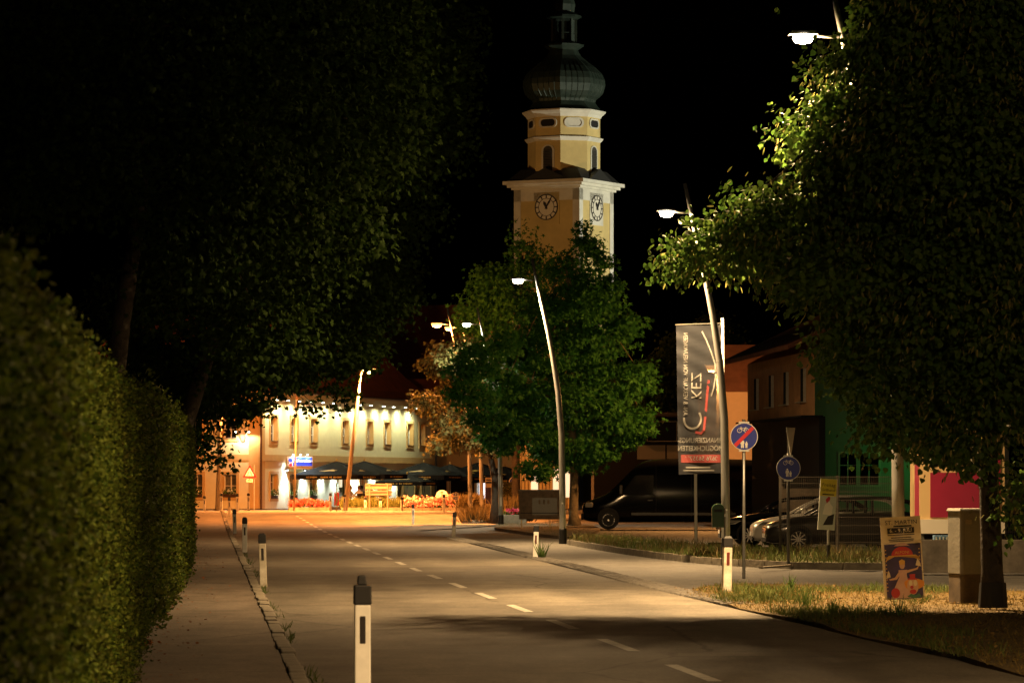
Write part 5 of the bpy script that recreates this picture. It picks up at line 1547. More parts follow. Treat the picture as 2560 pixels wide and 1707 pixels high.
MB().add([(-.9, -.9, hz1 - .05), (HL + .2, -.9, hz1 + .02), (HL + .2, 4.2, hz1 + 2.3), (-.9, 4.2, hz1 + 2.3), (-.9, -.9, hz1 + .10), (HL + .2, -.9, hz1 + .17), (HL + .2, 4.2, hz1 + 2.5), (-.9, 4.2, hz1 + 2.5)],
         [(0, 1, 2, 3), (4, 7, 6, 5), (0, 4, 5, 1), (0, 3, 7, 4), (1, 5, 6, 2)]).build('roof', M['rooftile'], th)
MB().box((HL / 2, 4.0, 4.0), (HL, .1, 8.0)).build('rear_wall', M['matblack'], th)
MB().add([(0, .002, hz0), (0, 4, hz0), (0, 4, hz1 + 2.2), (0, .002, hz1), (0, 0.3, 0), (0, 4, 0)], [(0, 1, 2, 3), (4, 5, 1)]).build('gable', M['wood'], th)
MB().box((HL / 2, .25, hz0 / 2 - .02), (HL - .1, .2, hz0 - .04)).build('ground_floor', M['shopblack'], th)
MB().box((HL / 2, -.08, hz0 - .03), (HL, .7, .05)).build('canopy', M['shopblack'], th)

p = at(1842, 152)
t = thing('peach_house', 'peach-coloured house gable glowing orange behind the lamp pole', 'building', p)
MB().box((.2, 2, 2.85), (3.2, 4, 5.4)).build('wall', M['peach'], t)
MB().add([(-1.6, -.3, 5.50), (2, -.3, 5.50), (2, 4.3, 5.5), (-1.6, 4.3, 5.5), (-.9, 2, 7.5), (2, 2, 7.5)], [(0, 1, 5, 4), (2, 3, 4, 5), (3, 0, 4), (1, 2, 5), (3, 2, 1, 0)]).build('roof', M['rooftile'], t)
wl = MB().box((.62, -.04, 4.75), (.16, .06, .55)).build('window', M['glass'], t)
p = at(2125, 122)
t = thing('rendered_house', 'house wall flooded with green light, two white-framed windows', 'building', p)
hl = [(3.55 - 1.55 + .0, 3.55 - .55, 1.75, 2.75), (3.2, 4.15, 1.75, 2.75)]
wx = lambda px: (px - 2037) / F * 122
o = holed_wall(t, 6.4, 6.3, [(wx(2100), wx(2140), 1.75, 2.78), (wx(2150), wx(2196), 1.75, 2.78)], M['greywall'], Matrix.Translation((-1.16, 0, 0)), depth=.12)
for (a, b) in ((wx(2100), wx(2140)), (wx(2150), wx(2196))):
    fr = MB()
    for (x0, x1, z0, z1) in ((a - .07, a, 1.68, 2.85), (b, b + .07, 1.68, 2.85), (a, b, 2.78, 2.85), (a, b, 1.68, 1.75)):
        fr.box(((x0 + x1) / 2 - 1.16, -.01, (z0 + z1) / 2), (x1 - x0, .05, z1 - z0))
    w = fr.build('window', M['winwhite'], t)
    MB().box(((a + b) / 2 - 1.16, .11, 2.265), (b - a, .02, 1.03)).build('pane', M['glass'], w)
    MB().box(((a + b) / 2 - 1.16, .09, 2.265), (.04, .03, 1.03)).box(((a + b) / 2 - 1.16, .092, 2.4), (b - a, .03, .03)).build('glazing_bar', M['winwhite'], w)
MB().box((2.0, 3.0, 3.1), (6.2, 5.8, 6.2)).build('body', M['greywall'], t)
f = MB().box((2.10, -1.55, 2.6), (.10, .10, .5)).build('green_lamp', M['headgrey'], t)
MB().tube([(2.04, -1.60, 2.4), (2.04, -1.60, 2.8)], .03, 6).build('green_tube', M['litgreen'], f)
MB().tube([(2.10, -1.52, 2.6), (2.10, 0, 2.9)], .02, 5).build('bracket', M['headgrey'], f)
lamp_light('POINT', (1.90, -1.75, 2.6), 11, (.02, 1.0, .14), t, .12)

p = at(1700, 172)
t = thing('shop_front', 'black flat-roofed shop front with pale window panels behind the van', 'building', p)
MB().box((.5, 3, 2.35), (9.0, 6, 4.7)).build('wall', M['shopblack'], t)
s_ = 172 / F
MB().box(((1628 - 1700) * s_, -.03, CH + (HZ - 1130) * s_ - gz(172)), (1.30, .05, .66)).build('window_panel', M['panelgrey'], t)
MB().box(((1690 - 1700) * s_, -.03, CH + (HZ - 1130) * s_ - gz(172)), (.85, .05, .66)).build('window_panel', M['panelgrey'], t)
lf = MB().box(((1655 - 1700) * s_, -.04, CH + (HZ - 1078) * s_ - gz(172)), (1.42, .06, .95)).build('sign_frame', M['darkpole'], t)
MB().box(((1655 - 1700) * s_, -.075, CH + (HZ - 1078) * s_ - gz(172)), (1.34, .02, .87)).build('sign_field', M['shopblack'], lf)
MB().box((.5, -.2, 4.78), (9.3, 6.4, .16)).build('roof_edge', M['matblack'], t)

# blue-lit totem beyond the van
p = at(1520, 205)
t = thing('lit_totem', 'narrow blue and white lit totem behind the van windscreen', 'sign', p)
MB().box((0, .1, 1.2), (.50, .2, 2.4)).build('casing', M['shopblack'], t)
MB().box((.08, -.012, 1.55), (.22, .02, 1.0)).build('blue_panel', M['litblue'], t)
MB().box((-.30, .0, 1.8), (.10, .10, 1.0)).build('white_strip', M['litpane'], t)

# ================================================================== VAN AND CARS
def wheel(parent, x, y, r, w, side, spokes=10, steel=False):
    m = MB()
    seg = 28
    t = MB()
    prof = [(r * .66, -w / 2), (r * .92, -w / 2), (r, -w * .3), (r, w * .3), (r * .92, w / 2), (r * .66, w / 2)]
    t.lathe(prof, seg)
    o = t.build('wheel', M['tyre'], parent, smooth=True)
    o.matrix_local = Matrix.Translation((x, y, r)) @ Matrix.Rotation(R(90), 4, 'X')
    rim = MB()
    zf = w / 2 * 1.0
    for k in range(24):
        a, b = 2 * math.pi * k / 24, 2 * math.pi * (k + 1) / 24
        for (r0, r1) in ((r * .58, r * .67),):
            rim.add([(r0 * math.cos(a), r0 * math.sin(a), zf), (r1 * math.cos(a), r1 * math.sin(a), zf), (r1 * math.cos(b), r1 * math.sin(b), zf), (r0 * math.cos(b), r0 * math.sin(b), zf)], [(0, 1, 2, 3)])
    if not steel:
        for k in range(spokes):
            a = 2 * math.pi * k / spokes
            rim.box((math.cos(a) * r * .33, math.sin(a) * r * .33, zf - .012), (r * .56, .032, .03), Matrix.Rotation(a, 3, 'Z'))
    rim.lathe([(r * .12, zf - .03), (r * .10, zf + .005)], 10)
    rim.build('rim', M['rim'], o)
    MB().lathe([(r * .64, zf - .08), (r * .64, zf - .06)], 20).build('brake_disc', M['matblack'], o)
    return o

def loft(sections, material, name, parent, sub=1):
    n = len(sections[0]); vs = [v for s in sections for v in s]; fs = []
    for i in range(len(sections) - 1):
        for k in range(n):
            fs.append((i * n + k, i * n + (k + 1) % n, (i + 1) * n + (k + 1) % n, (i + 1) * n + k))
    fs.append(tuple(reversed(range(n)))); m = (len(sections) - 1) * n; fs.append(tuple(m + k for k in range(n)))
    return MB().add(vs, fs).build(name, material, parent, smooth=True, sub=sub)

def car_section(x, hw, zb, zs, zt, hwt):
    """ring of a car body at station x: bottom zb, shoulder zs at half width hw, top zt at half width hwt"""
    return [(x, -hw * .9, zb), (x, -hw, zb + (zs - zb) * .35), (x, -hw, zs - .06), (x, -hw * .96, zs), (x, -hwt, zt), (x, 0, zt + .025), (x, hwt, zt), (x, hw * .96, zs), (x, hw, zs - .06), (x, hw, zb + (zs - zb) * .35), (x, hw * .9, zb)]

def car(label, loc, rot, paint, roofz=1.42, L=4.5, hw=.88, kind='hatch', name='parked_car', steel=False):
    """nose towards local -x"""
    t = thing(name, label, 'car', loc, rot, 'cars parked behind the fence')
    S = []
    for (x, h, zb, zs, zt, ht) in ((0, .55, .30, .52, .60, .45), (.06, .70, .22, .58, .70, .58), (.35, .84, .18, .66, .80, .70), (.9, .88, .17, .74, .90, .74), (1.35, .88, .17, .80, .97, .76), (2.2, .88, .17, .84, .98, .76),
                                (3.2, .88, .17, .88, 1.02, .75), (3.9, .87, .19, .90, 1.05, .72), (4.3, .82, .24, .88, 1.02, .66), (4.47, .70, .34, .82, .95, .5), (4.5, .6, .40, .78, .9, .4)):
        S.append(car_section(x * L / 4.5, h * hw / .88, zb, zs, zt, ht * hw / .88))
    b = loft(S, paint, 'body', t)
    C = []
    for (x, zt, hb, ht) in ((1.12, .97, .70, .62), (1.35, 1.08, .74, .60), (1.95, roofz - .07, .76, .56), (2.4, roofz, .76, .56), (3.2, roofz - .01, .75, .55), (3.85, roofz - .12, .72, .50), (4.25, 1.04, .66, .48)):
        k = L / 4.5; w = hw / .88
        C.append([(x * k, -hb * w, .93), (x * k, -(hb + ht) / 2 * w, (zt + .95) / 2), (x * k, -ht * w, zt - .03), (x * k, -ht * w * .8, zt), (x * k, 0, zt + .02), (x * k, ht * w * .8, zt), (x * k, ht * w, zt - .03), (x * k, (hb + ht) / 2 * w, (zt + .95) / 2), (x * k, hb * w, .93)])
    g = loft(C, M['carglass'], 'windows', t)
    k = L / 4.5; w = hw / .88
    rp = MB()
    xs = (1.98, 2.4, 2.8, 3.2, 3.7)
    zs = (roofz - .045, roofz + .012, roofz + .014, roofz + .004, roofz - .07)
    rows_ = [[(x * k, y * w, z + (.02 if abs(y) < .3 else 0)) for y in (-.57, -.45, 0, .45, .57)] for x, z in zip(xs, zs)]
    vs = [v for r_ in rows_ for v in r_]; fs = [(5 * i + j, 5 * i + j + 1, 5 * i + j + 6, 5 * i + j + 5) for i in range(4) for j in range(4)]
    rp.add(vs, fs).build('roof', paint, t, smooth=True)
    for s in (-1, 1):
        pl = MB()
        pl.tube([(1.15 * k, s * .73 * w, .97), (1.6 * k, s * .68 * w, 1.22), (2.0 * k, s * .59 * w, roofz - .04), (3.2 * k, s * .58 * w, roofz - .005), (3.85 * k, s * .55 * w, roofz - .13), (4.2 * k, s * .60 * w, 1.05)], [.03, .03, .035, .035, .045, .06], 6)
        pl.build('pillar', paint, t, smooth=True)
        MB().box((2.75 * k, s * .685 * w, 1.16), (.07, .05, .40), Matrix.Rotation(s * R(20), 3, 'X')).build('door_post', M['matblack'], t)
        MB().box((1.55 * k, s * .97 * w, 1.02), (.12, .22, .14)).build('mirror', paint, t, bevel=.03)
        hl_ = MB().add([(.10 * k, s * .60 * w, .60), (.42 * k, s * .845 * w, .64), (.60 * k, s * .86 * w, .74), (.30 * k, s * .74 * w, .74)], [(0, 1, 2, 3) if s < 0 else (3, 2, 1, 0)])
        ho = hl_.build('headlight', M['headlamp'], t)
        sm = ho.modifiers.new('s', 'SOLIDIFY'); sm.thickness = .05; sm.offset = 0
        MB().box((4.36 * k, s * .68 * w, .80), (.12, .22, .13)).build('taillight', M['taillamp'], t)
        for x in (.82 * k, 3.52 * k):
            MB().lathe([(.37, -.01), (.37, .01)], 24).build('wheel_arch', M['matblack'], t).matrix_local = Matrix.Translation((x, s * (hw - .005), .35)) @ Matrix.Rotation(R(90), 4, 'X')
            wheel(t, x, s * (hw - .10) if s < 0 else (hw - .10), .325, .21 , s, steel=steel) if s < 0 else MB().lathe([(.32, -.1), (.32, .1)], 16).build('wheel', M['tyre'], t)
            if s > 0:
                list(t.children)[-1].matrix_local = Matrix.Translation((x, hw - .10, .325)) @ Matrix.Rotation(R(90), 4, 'X')
        for x in (1.9, 3.0):
            MB().box((x * k, s * (hw + .002), .80), (.16, .03, .03)).build('door_handle', paint, t)
    MB().box((.02, 0, .42), (.04, .52, .11)).build('number_plate', M['signwhite'], t)
    MB().box((.03, 0, .30), (.05, 1.1, .10)).build('grille', M['matblack'], t)
    return t
def nose(px, Y): return at(px, Y)
car('anthracite hatchback behind the wire fence, its alloy front wheel in view', at(1908, 98), R(2), M['cardark'], 1.42, 4.6)
car('white car behind the anthracite one, only bonnet and headlight in view', at(1876, 101.8), R(1), M['carwhite'], 1.44)
car('black car behind the white one, alloy wheel below the lamp pole', at(1797, 106), R(0), M['carblack'], 1.40)
car('red people carrier whose roof shows over the tan wall behind the fence', at(1945, 124), R(4), M['carred'], 1.88, 4.6, .92)

def van(label, loc, rot):
    t = thing('delivery_van', label, 'van', loc, rot)
    L, hw, H = 6.95, .99, 2.72
    def sec(x, hw_, zb, zm, zt, ht):
        return [(x, -hw_ * .94, zb), (x, -hw_, zb + .15), (x, -hw_, zm), (x, -(hw_ * .4 + ht * .6), zt - .16), (x, -ht * .9, zt - .02), (x, 0, zt + .02), (x, ht * .9, zt - .02), (x, (hw_ * .4 + ht * .6), zt - .16), (x, hw_, zm), (x, hw_, zb + .15), (x, hw_ * .94, zb)]
    S = []
    for (x, h, zb, zm, zt, ht) in ((0, .70, .45, .75, .92, .60), (.08, .86, .32, .82, 1.02, .76), (.45, .95, .26, .92, 1.16, .84), (.95, .98, .25, 1.02, 1.34, .86), (1.25, .99, .25, 1.10, 1.60, .86), (1.75, .99, .25, 1.3, 2.12, .84),
                                (2.15, .99, .25, 1.45, 2.52, .82), (2.5, .99, .25, 1.5, 2.68, .82), (3.2, .99, .25, 1.5, H, .82), (5.0, .99, .25, 1.5, H, .82), (6.6, .99, .26, 1.5, H - .02, .82), (6.85, .98, .30, 1.45, H - .10, .78), (6.95, .95, .36, 1.4, H - .30, .74)):
        S.append(sec(x, h, zb, zm, zt, ht))
    loft(S, M['carblack'], 'body', t)
    # windscreen, side window
    MB().add([(1.17, -.80, 1.50), (1.17, .80, 1.50), (2.05, .74, 2.46), (2.05, -.74, 2.46)], [(3, 2, 1, 0)]).build('windscreen', M['carglass'], t).location = (-.04, 0, .02)
    for s in (-1, 1):
        MB().prism([(1.50, 1.32), (2.75, 1.32), (2.75, 2.08), (2.05, 2.08)], s * .965, s * 1.0).build('side_window', M['carglass'], t)
        mm = MB().tube([(1.55, s * .98, 1.32), (1.50, s * 1.16, 1.40)], .02, 5).build('mirror_arm', M['black'], t)
        MB().box((1.50, s * 1.20, 1.52), (.12, .20, .36)).build('mirror', M['black'], mm, bevel=.03)
        MB().box((.28, s * .86, .94), (.30, .14, .20)).build('headlight', M['headlamp'], t, bevel=.04)
        MB().box((6.90, s * .93, 1.25), (.10, .10, .62)).build('taillight', M['taillamp'], t, bevel=.02)
        MB().box((2.62, s * .995, 1.12), (.20, .03, .04)).build('door_handle', M['black'], t)
        for x in (2.35, 4.3, 5.8):
            MB().box((x, s * .997, .62), (.12, .02, .05)).build('side_marker', M['posterorange'], t)
        MB().box((2.85, s * .994, 1.5), (.015, .012, 1.9)).build('door_seam', M['matblack'], t)
        MB().box((4.2, s * .994, 1.4), (.015, .012, 1.9)).build('door_seam', M['matblack'], t)
        MB().box((3.9, s * 1.0, .60), (4.0, .03, .10)).build('side_rub_strip', M['black'], t)
        for x in (1.02, 5.45):
            MB().lathe([(.42, -.01), (.42, .01)], 24).build('wheel_arch', M['matblack'], t).matrix_local = Matrix.Translation((x, s * (hw - .005), .42)) @ Matrix.Rotation(R(90), 4, 'X')
            if s < 0: wheel(t, x, s * (hw - .10), .36, .23, s, steel=True)
            else:
                w_ = MB().lathe([(.35, -.1), (.35, .1)], 16).build('wheel', M['tyre'], t); w_.matrix_local = Matrix.Translation((x, hw - .1, .36)) @ Matrix.Rotation(R(90), 4, 'X')
    MB().box((.02, 0, .50), (.10, 1.7, .26)).build('bumper', M['black'], t, bevel=.05)
    MB().box((6.97, 0, .45), (.10, 1.8, .2)).build('rear_bumper', M['black'], t, bevel=.05)
    return t
van('long black high-roofed van parked side-on behind the banner', at(1455, 143), R(-1.5))

# ================================================================== FENCE, SIGNS AND THINGS ON THE RIGHT
fa, fb = at(1953, 88, .09), at(2235, 88, .09)
t = thing('wire_fence', 'double-rod wire mesh fence in front of the parked cars', 'fence', fa)
FL = fb.x - fa.x
m = MB()
nx = int(FL / .05)
for i in range(nx):
    m.box((FL * (i + .5) / nx, 0, .95), (.006, .006, 1.86))
m.build('vertical_rods', M['fence'], t, kind='stuff')
for z in (.1, .3, .5, .7, .9, 1.1, 1.3, 1.5, 1.7, 1.85):
    MB().box((FL / 2, .008, z), (FL, .007, .010)).build('rail_rod', M['fence'], t)
for x in (-.02, FL * .5, FL + .02):
    MB().box((x, .05, .93), (.06, .05, 1.90)).build('post', M['fence'], t)
t = thing('wire_fence', 'wire mesh fence continuing behind the linden trunk', 'fence', at(2420, 92, .09))
m = MB()
for i in range(60): m.box((i * .05, 0, .95), (.006, .006, 1.86))
m.build('vertical_rods', M['fence'], t, kind='stuff')
for z in (.1, .5, .9, 1.3, 1.7): MB().box((1.5, .008, z), (3, .007, .010)).build('rail_rod', M['fence'], t)
for x in (0, 3.0): MB().box((x, .05, .93), (.06, .05, 1.90)).build('post', M['fence'], t)

# tan boarded wall behind the fence
p = at(2025, 113)
t = thing('board_wall', 'tan horizontal-boarded wall behind the wire fence', 'wall', p)
for i in range(5):
    MB().box((0, random.uniform(-.01, .01), .17 + i * .33), (1.75, .06, .31)).build('board', M['cabinet_base'], t)
for x in (-.85, .85): MB().box((x, .08, .85), (.09, .09, 1.72)).build('post', M['cabinet_base'], t)

def bike_person(parent, y, slash, dim=False):
    pass
def round_sign(label, px, cy, rpx, basepy, slash):
    Y = GY(basepy, .05)
    p = at(px, Y, .05)
    t = thing('path_sign', label, 'road sign', p, 0, 'round blue path signs')
    zc_ = W(px, cy, Y).z - p.z; r = rpx / F * Y
    MB().tube([(0, .05, 0), (0, .05, zc_ + r + .06)], .030, 8).build('post', M['steel'] if slash else M['darkpole'], t, smooth=True)
    MB().disc((0, zc_), r, -.012, .006, 40).build('rim', M['signwhite'], t)
    f = MB().disc((0, zc_), r * .955, -.018, -.0125, 40).build('field', M['signblue'], t)
    for z in (zc_ + r * 1.02, zc_ - r * 1.02):
        MB().box((0, .01, z), (r * .76, .05, .03)).build('clamp', M['steel'], t)
    wm = M['signwhite']
    y0, y1 = -.023, -.0185
    dx, dz = -.06 * r if slash else 0, .50 * r
    s = r * .9
    bk = MB()
    for sx in (-.30, .26):
        bk.ring((dx + sx * s, zc_ + dz - .06 * s), .155 * s, .19 * s, y0, y1, 18)
    def bar(a, b, w=.03):
        a = Vector(a); b = Vector(b); d = (b - a).normalized(); n_ = Vector((-d.y, d.x)) * w * s / 2
        bk.prism([(dx + v.x, zc_ + dz + v.y) for v in (a * s - n_, b * s - n_, b * s + n_, a * s + n_)], y0 - .001, y1 - .001)
    bar((-.30, -.06), (-.18, .16)); bar((-.18, .12), (.16, .12)); bar((-.18, .12), (.0, -.08)); bar((.0, -.08), (.18, .16)); bar((.0, -.08), (.26, -.06)); bar((.18, .14), (.26, -.06)); bar((-.24, .20), (-.12, .20)); bar((.12, .18), (.26, .18))
    bk.build('bicycle_symbol', wm, t)
    for (ox, hh, nm) in ((-.10 if not slash else -.12, .66, 'adult_symbol'), (.17, .46, 'child_symbol')):
        q = MB()
        bz = zc_ - r * .82 + (.0 if slash else .12 * r)
        H_ = hh * r
        X = ox * r
        q.prism([(X - .16 * H_, bz), (X - .02 * H_, bz), (X, bz + .42 * H_), (X + .02 * H_, bz), (X + .16 * H_, bz), (X + .15 * H_, bz + .45 * H_), (X + .22 * H_, bz + .50 * H_), (X + .17 * H_, bz + .80 * H_), (X - .17 * H_, bz + .80 * H_), (X - .24 * H_, bz + .42 * H_), (X - .15 * H_, bz + .45 * H_)], y0, y1)
        q.disc((X, bz + .92 * H_), .10 * H_, y0, y1, 12)
        q.build(nm, wm, t)
    if slash:
        d = R(45); L_ = r * .94
        c_, s2 = math.cos(d), math.sin(d); w = r * .13
        q = MB().prism([(-c_ * L_ + s2 * w, zc_ - s2 * L_ - c_ * w), (c_ * L_ + s2 * w, zc_ + s2 * L_ - c_ * w), (c_ * L_ - s2 * w, zc_ + s2 * L_ + c_ * w), (-c_ * L_ - s2 * w, zc_ - s2 * L_ + c_ * w)], -.030, -.026)
        q.build('red_slash', M['signred'], t)
    return t, p, Y
round_sign('round blue cycle and footpath sign with red diagonal slash', 1860, 1091, 34.5, 1446, True)
t2, p2, Y2 = round_sign('dim round blue cycle and footpath sign without slash, in front of the fence', 1971, 1170, 30, 1412, False)
# edge-on triangular sign above the dim one, on its own taller pole
p = at(1976, Y2 + .3, .05)
t = thing('triangle_sign', 'triangular sign seen almost edge-on above the dim blue sign', 'road sign', p, R(72))
zt_, zb_ = W(1976, 1068, Y2).z - p.z, W(1976, 1142, Y2).z - p.z
MB().tube([(0, .04, 0), (0, .04, zt_)], .028, 8).build('post', M['darkpole'], t)
MB().prism([(-.38, zt_), (.38, zt_), (0, zb_)], -.012, .006).build('plate', M['steel'], t)
MB().box((0, .02, zt_ - .08), (.5, .03, .03)).build('clamp', M['steel'], t)

# grill poster on a post
Y = 81.0; p = at(2072, Y, .09)
t = thing('grill_poster', 'tilted yellow and white grill-chicken poster on a short post', 'poster', p, R(8))
MB().tube([(0, .05, 0), (0, .05, 1.3)], .03, 8).build('post', M['steel'], t)
MB().tube([(0, .05, 0), (0, .05, .35)], .035, 8).build('post_sleeve', M['black'], t)
bd = MB().box((0, 0, 0), (.38, .02, 1.12)).build('board', M['paleblue'], t); bd.matrix_local = Matrix.Translation((-.03, 0, 1.24)) @ Matrix.Rotation(R(3.5), 4, 'Y')
MB().box((0, -.013, .365), (.36, .006, .37)).build('yellow_field', M['yellow'], bd)
text('Freitag', .11, M['ink'], bd, (0, -.018, .42), ext=.002)
text('Grillhendl', .085, M['ink'], bd, (0, -.018, .31), ext=.002, sx=.92)
MB().box((0, -.018, .215), (.26, .002, .025)).build('print_line', M['ink'], bd)
MB().prism([(-.02, .02), (.05, .10), (.05, .16), (.01, .17), (-.05, .10)], -.016, -.012).build('comb', M['posterred'], bd)
MB().prism([(-.10, -.22), (.10, -.24), (.12, -.05), (.06, .02), (.05, .06), (-.02, .04), (-.06, -.02)], -.015, -.0115).build('hen_shape', M['signwhite'], bd)
MB().prism([(-.08, -.46), (.14, -.44), (.16, -.20), (.02, -.26)], -.016, -.012).build('dark_shape', M['ink'], bd)

# green bin on the lamp pole
p = at(1795, 82.2, .05)
t = thing('litter_bin', 'dark green domed litter bin hung beside the lamp pole', 'litter bin', p)
zb0, zb1 = W(1795, 1318, 82.2).z - p.z, W(1795, 1258, 82.2).z - p.z
prof = [(-.13, zb0), (.13, zb0), (.14, zb1 - .14)] + [(.14 * math.cos(R(a)), zb1 - .14 + .14 * math.sin(R(a))) for a in range(15, 180, 15)] + [(-.14, zb1 - .14)]
MB().prism(prof, -.12, .12).build('shell', M['bin'], t, bevel=.015)
MB().box((.16, .02, (zb0 + zb1) / 2), (.06, .05, .06)).build('bracket', M['steel'], t)
MB().box((0, -.125, zb1 - .16), (.18, .012, .06)).build('slot', M['matblack'], t)
MB().tube([(.15, .03, 0), (.15, .03, zb1 - .1)], .02, 6).build('post', M['darkpole'], t)

# flag poles and banner
p = at(1811, 84.5, .05)
t = thing('banner_pole', 'slim pale banner pole close beside the lamp pole', 'flagpole', p)
zt_ = W(1806, 795, 84.5).z - p.z
MB().tube([(0, 0, 0), (-.045, 0, zt_)], [.045, .032], 10).build('mast', M['signwhite'], t, smooth=True)
for py in (985, 1082, 1172):
    MB().box((-.05, -.04, W(1806, py, 84.5).z - p.z), (.12, .03, .02)).build('clip', M['steel'], t)
MB().tube([(-.03, 0, W(1806, 808, 84.5).z - p.z), (-1.12, 0, W(1688, 812, 84.5).z - p.z)], .014, 6).build('crossbar', M['darkpole'], t)
p = G(1740, 1370, .05)
t = thing('banner_pole', 'second slim pole showing below the hanging banner', 'flagpole', p)
MB().tube([(0, 0, 0), (-.03, 0, 5.6)], [.045, .032], 10).build('mast', M['signwhite'], t, smooth=True)

Yb = 84.4
bp_ = W(1746, 1182, Yb)
t = thing('hanging_banner', 'grey translucent banner with mirrored white lettering and red strip', 'banner', (bp_.x, bp_.y, bp_.z))
def bloc(px, py):
    w = W(px, py, Yb); return (w.x - bp_.x, w.z - bp_.z)
m = MB()
NR, NC = 40, 16
def bsurf(u, v):       # u 0..1 left-right, v 0..1 bottom-top
    xl = 1697 + (1690 - 1697) * v; xr = 1804 + (1801 - 1804) * v
    yl = 1186 + (815 - 1186) * v; yr = 1182 + (812 - 1182) * v
    x, z = bloc(xl + (xr - xl) * u, yl + (yr - yl) * u)
    d_ = .09 * math.sin(u * 5 + v * 4) + .09 * math.sin((u * 1.2 + v * 1.0) * 6.0) * (1 - abs(2 * v - 1)) + .012 * math.sin(v * 60 + u * 9) * (0.4 + v)
    return (x, d_, z)
vs = [bsurf(i / NC, j / NR) for j in range(NR + 1) for i in range(NC + 1)]
fs = [(j * (NC + 1) + i, j * (NC + 1) + i + 1, (j + 1) * (NC + 1) + i + 1, (j + 1) * (NC + 1) + i) for j in range(NR) for i in range(NC)]
bmat, bnt, bb = nodes('banner_translucent')
bb.inputs['Base Color'].default_value = (.032, .036, .044, 1); bb.inputs['Roughness'].default_value = .45
tr_ = bnt.nodes.new('ShaderNodeBsdfTranslucent'); tr_.inputs[0].default_value = (.11, .09, .07, 1)
tp_ = bnt.nodes.new('ShaderNodeBsdfTransparent'); mt_ = bnt.nodes.new('ShaderNodeMixShader'); mt_.inputs[0].default_value = .06
mx_ = bnt.nodes.new('ShaderNodeMixShader'); mx_.inputs[0].default_value = .45
bnt.links.new(bb.outputs[0], mx_.inputs[1]); bnt.links.new(tr_.outputs[0], mx_.inputs[2]); bnt.links.new(mx_.outputs[0], mt_.inputs[1]); bnt.links.new(tp_.outputs[0], mt_.inputs[2]); bnt.links.new(mt_.outputs[0], bnt.nodes['Material Output'].inputs[0])
m.add(vs, fs).build('cloth', bmat, t, smooth=True)
def drape(o, moved, off=-.012):
    """lay a flat print (in the banner's x-z plane) onto the waving cloth"""
    me = o.data
    if moved:
        me.transform(o.matrix_basis)
        o.location = (0, 0, 0); o.rotation_euler = (0, 0, 0)
    x0, _ = bloc(1693, 1000); x1, _ = bloc(1803, 1000); z0 = bloc(1700, 1184)[1]; z1 = bloc(1700, 813)[1]
    for v in me.vertices:
        u = min(1, max(0, (v.co.x - x0) / (x1 - x0))); w = min(1, max(0, (v.co.z - z0) / (z1 - z0)))
        v.co.y = bsurf(u, w)[1] + off + v.co.y * .2
bpy.context.view_layer.update()
def btext(body, size, px, py, m_, rot=(math.pi / 2, 0, 0), sx=1.0):
    x, z = bloc(px, py)
    o = text(body, size, m_, t, (x, 0, z), rot, 'lettering', .001, True, sx)
    bpy.context.view_layer.update(); drape(o, True, -.014); return o
btext('FINANZIERUNGS-', .165, 1750, 1101, M['banner_white'], sx=.78)
btext('MÖGLICHKEITEN', .165, 1751, 1121, M['banner_white'], sx=.80)
def bpoly(pts, m_, name, off=-.010, n=1):
    q = MB()
    q.add([(bloc(*p)[0], 0, bloc(*p)[1]) for p in pts], [tuple(range(len(pts)))])
    o = q.build(name, m_, t); drape(o, None, off); return o
def bband(px0, px1, py0, py1, m_, name, off=-.010):
    q = MB(); k = 10
    vs = []
    for i in range(k + 1):
        px = px0 + (px1 - px0) * i / k
        a = bloc(px, py0); b_ = bloc(px, py1); vs += [(a[0], 0, a[1]), (b_[0], 0, b_[1])]
    q.add(vs, [(2 * i, 2 * i + 1, 2 * i + 3, 2 * i + 2) for i in range(k)])
    o = q.build(name, m_, t); drape(o, None, off); return o
bband(1703, 1801, 1136, 1156, M['banner_red'], 'red_strip')
btext('0676 5635790', .14, 1752, 1146, M['banner_white'], sx=.95)
btext('AN- & VERKAUF VON NEUWAGEN', .14, 1713, 935, M['banner_white'], rot=(math.pi / 2, R(90), 0), sx=.86)
btext('KEZ', .34, 1739, 965, M['banner_white'], rot=(math.pi / 2, R(90), 0))
# arc, red swoosh and pale swoosh built from short pieces
def bstroke(pts, w, m_, name, off):
    q = MB(); P_ = [Vector(bloc(*p)) for p in pts]
    L_ = []; 
    for i, a in enumerate(P_):
        d_ = (P_[min(i + 1, len(P_) - 1)] - P_[max(i - 1, 0)]).normalized(); n_ = Vector((-d_.y, d_.x)) * w * (1 if not hasattr(w, '__len__') else 1)
        L_ += [(a.x - n_.x, 0, a.y - n_.y), (a.x + n_.x, 0, a.y + n_.y)]
    q.add(L_, [(2 * i, 2 * i + 1, 2 * i + 3, 2 * i + 2) for i in range(len(P_) - 1)])
    o = q.build(name, m_, t); drape(o, None, off)
bstroke([(1731 + 21 * math.cos(R(a)), 1047 + 24 * math.sin(R(a)) * 1.0) for a in range(-40, 190, 12)], .022, M['banner_white'], 'arc_print', -.011)
bstroke([(1772, 950), (1768, 985), (1765, 1020), (1762, 1050), (1759, 1075), (1752, 1083), (1738, 1080)], .028, M['banner_red'], 'red_swoosh', -.012)
bstroke([(1755, 828), (1766, 850), (1778, 880), (1788, 910), (1789, 940), (1784, 970), (1778, 990)], .016, M['banner_white'], 'pale_swoosh', -.011)
bband(1715, 1775, 1166, 1170, M['banner_white'], 'small_print'); bband(1708, 1785, 1174, 1177, M['banner_white'], 'small_print')

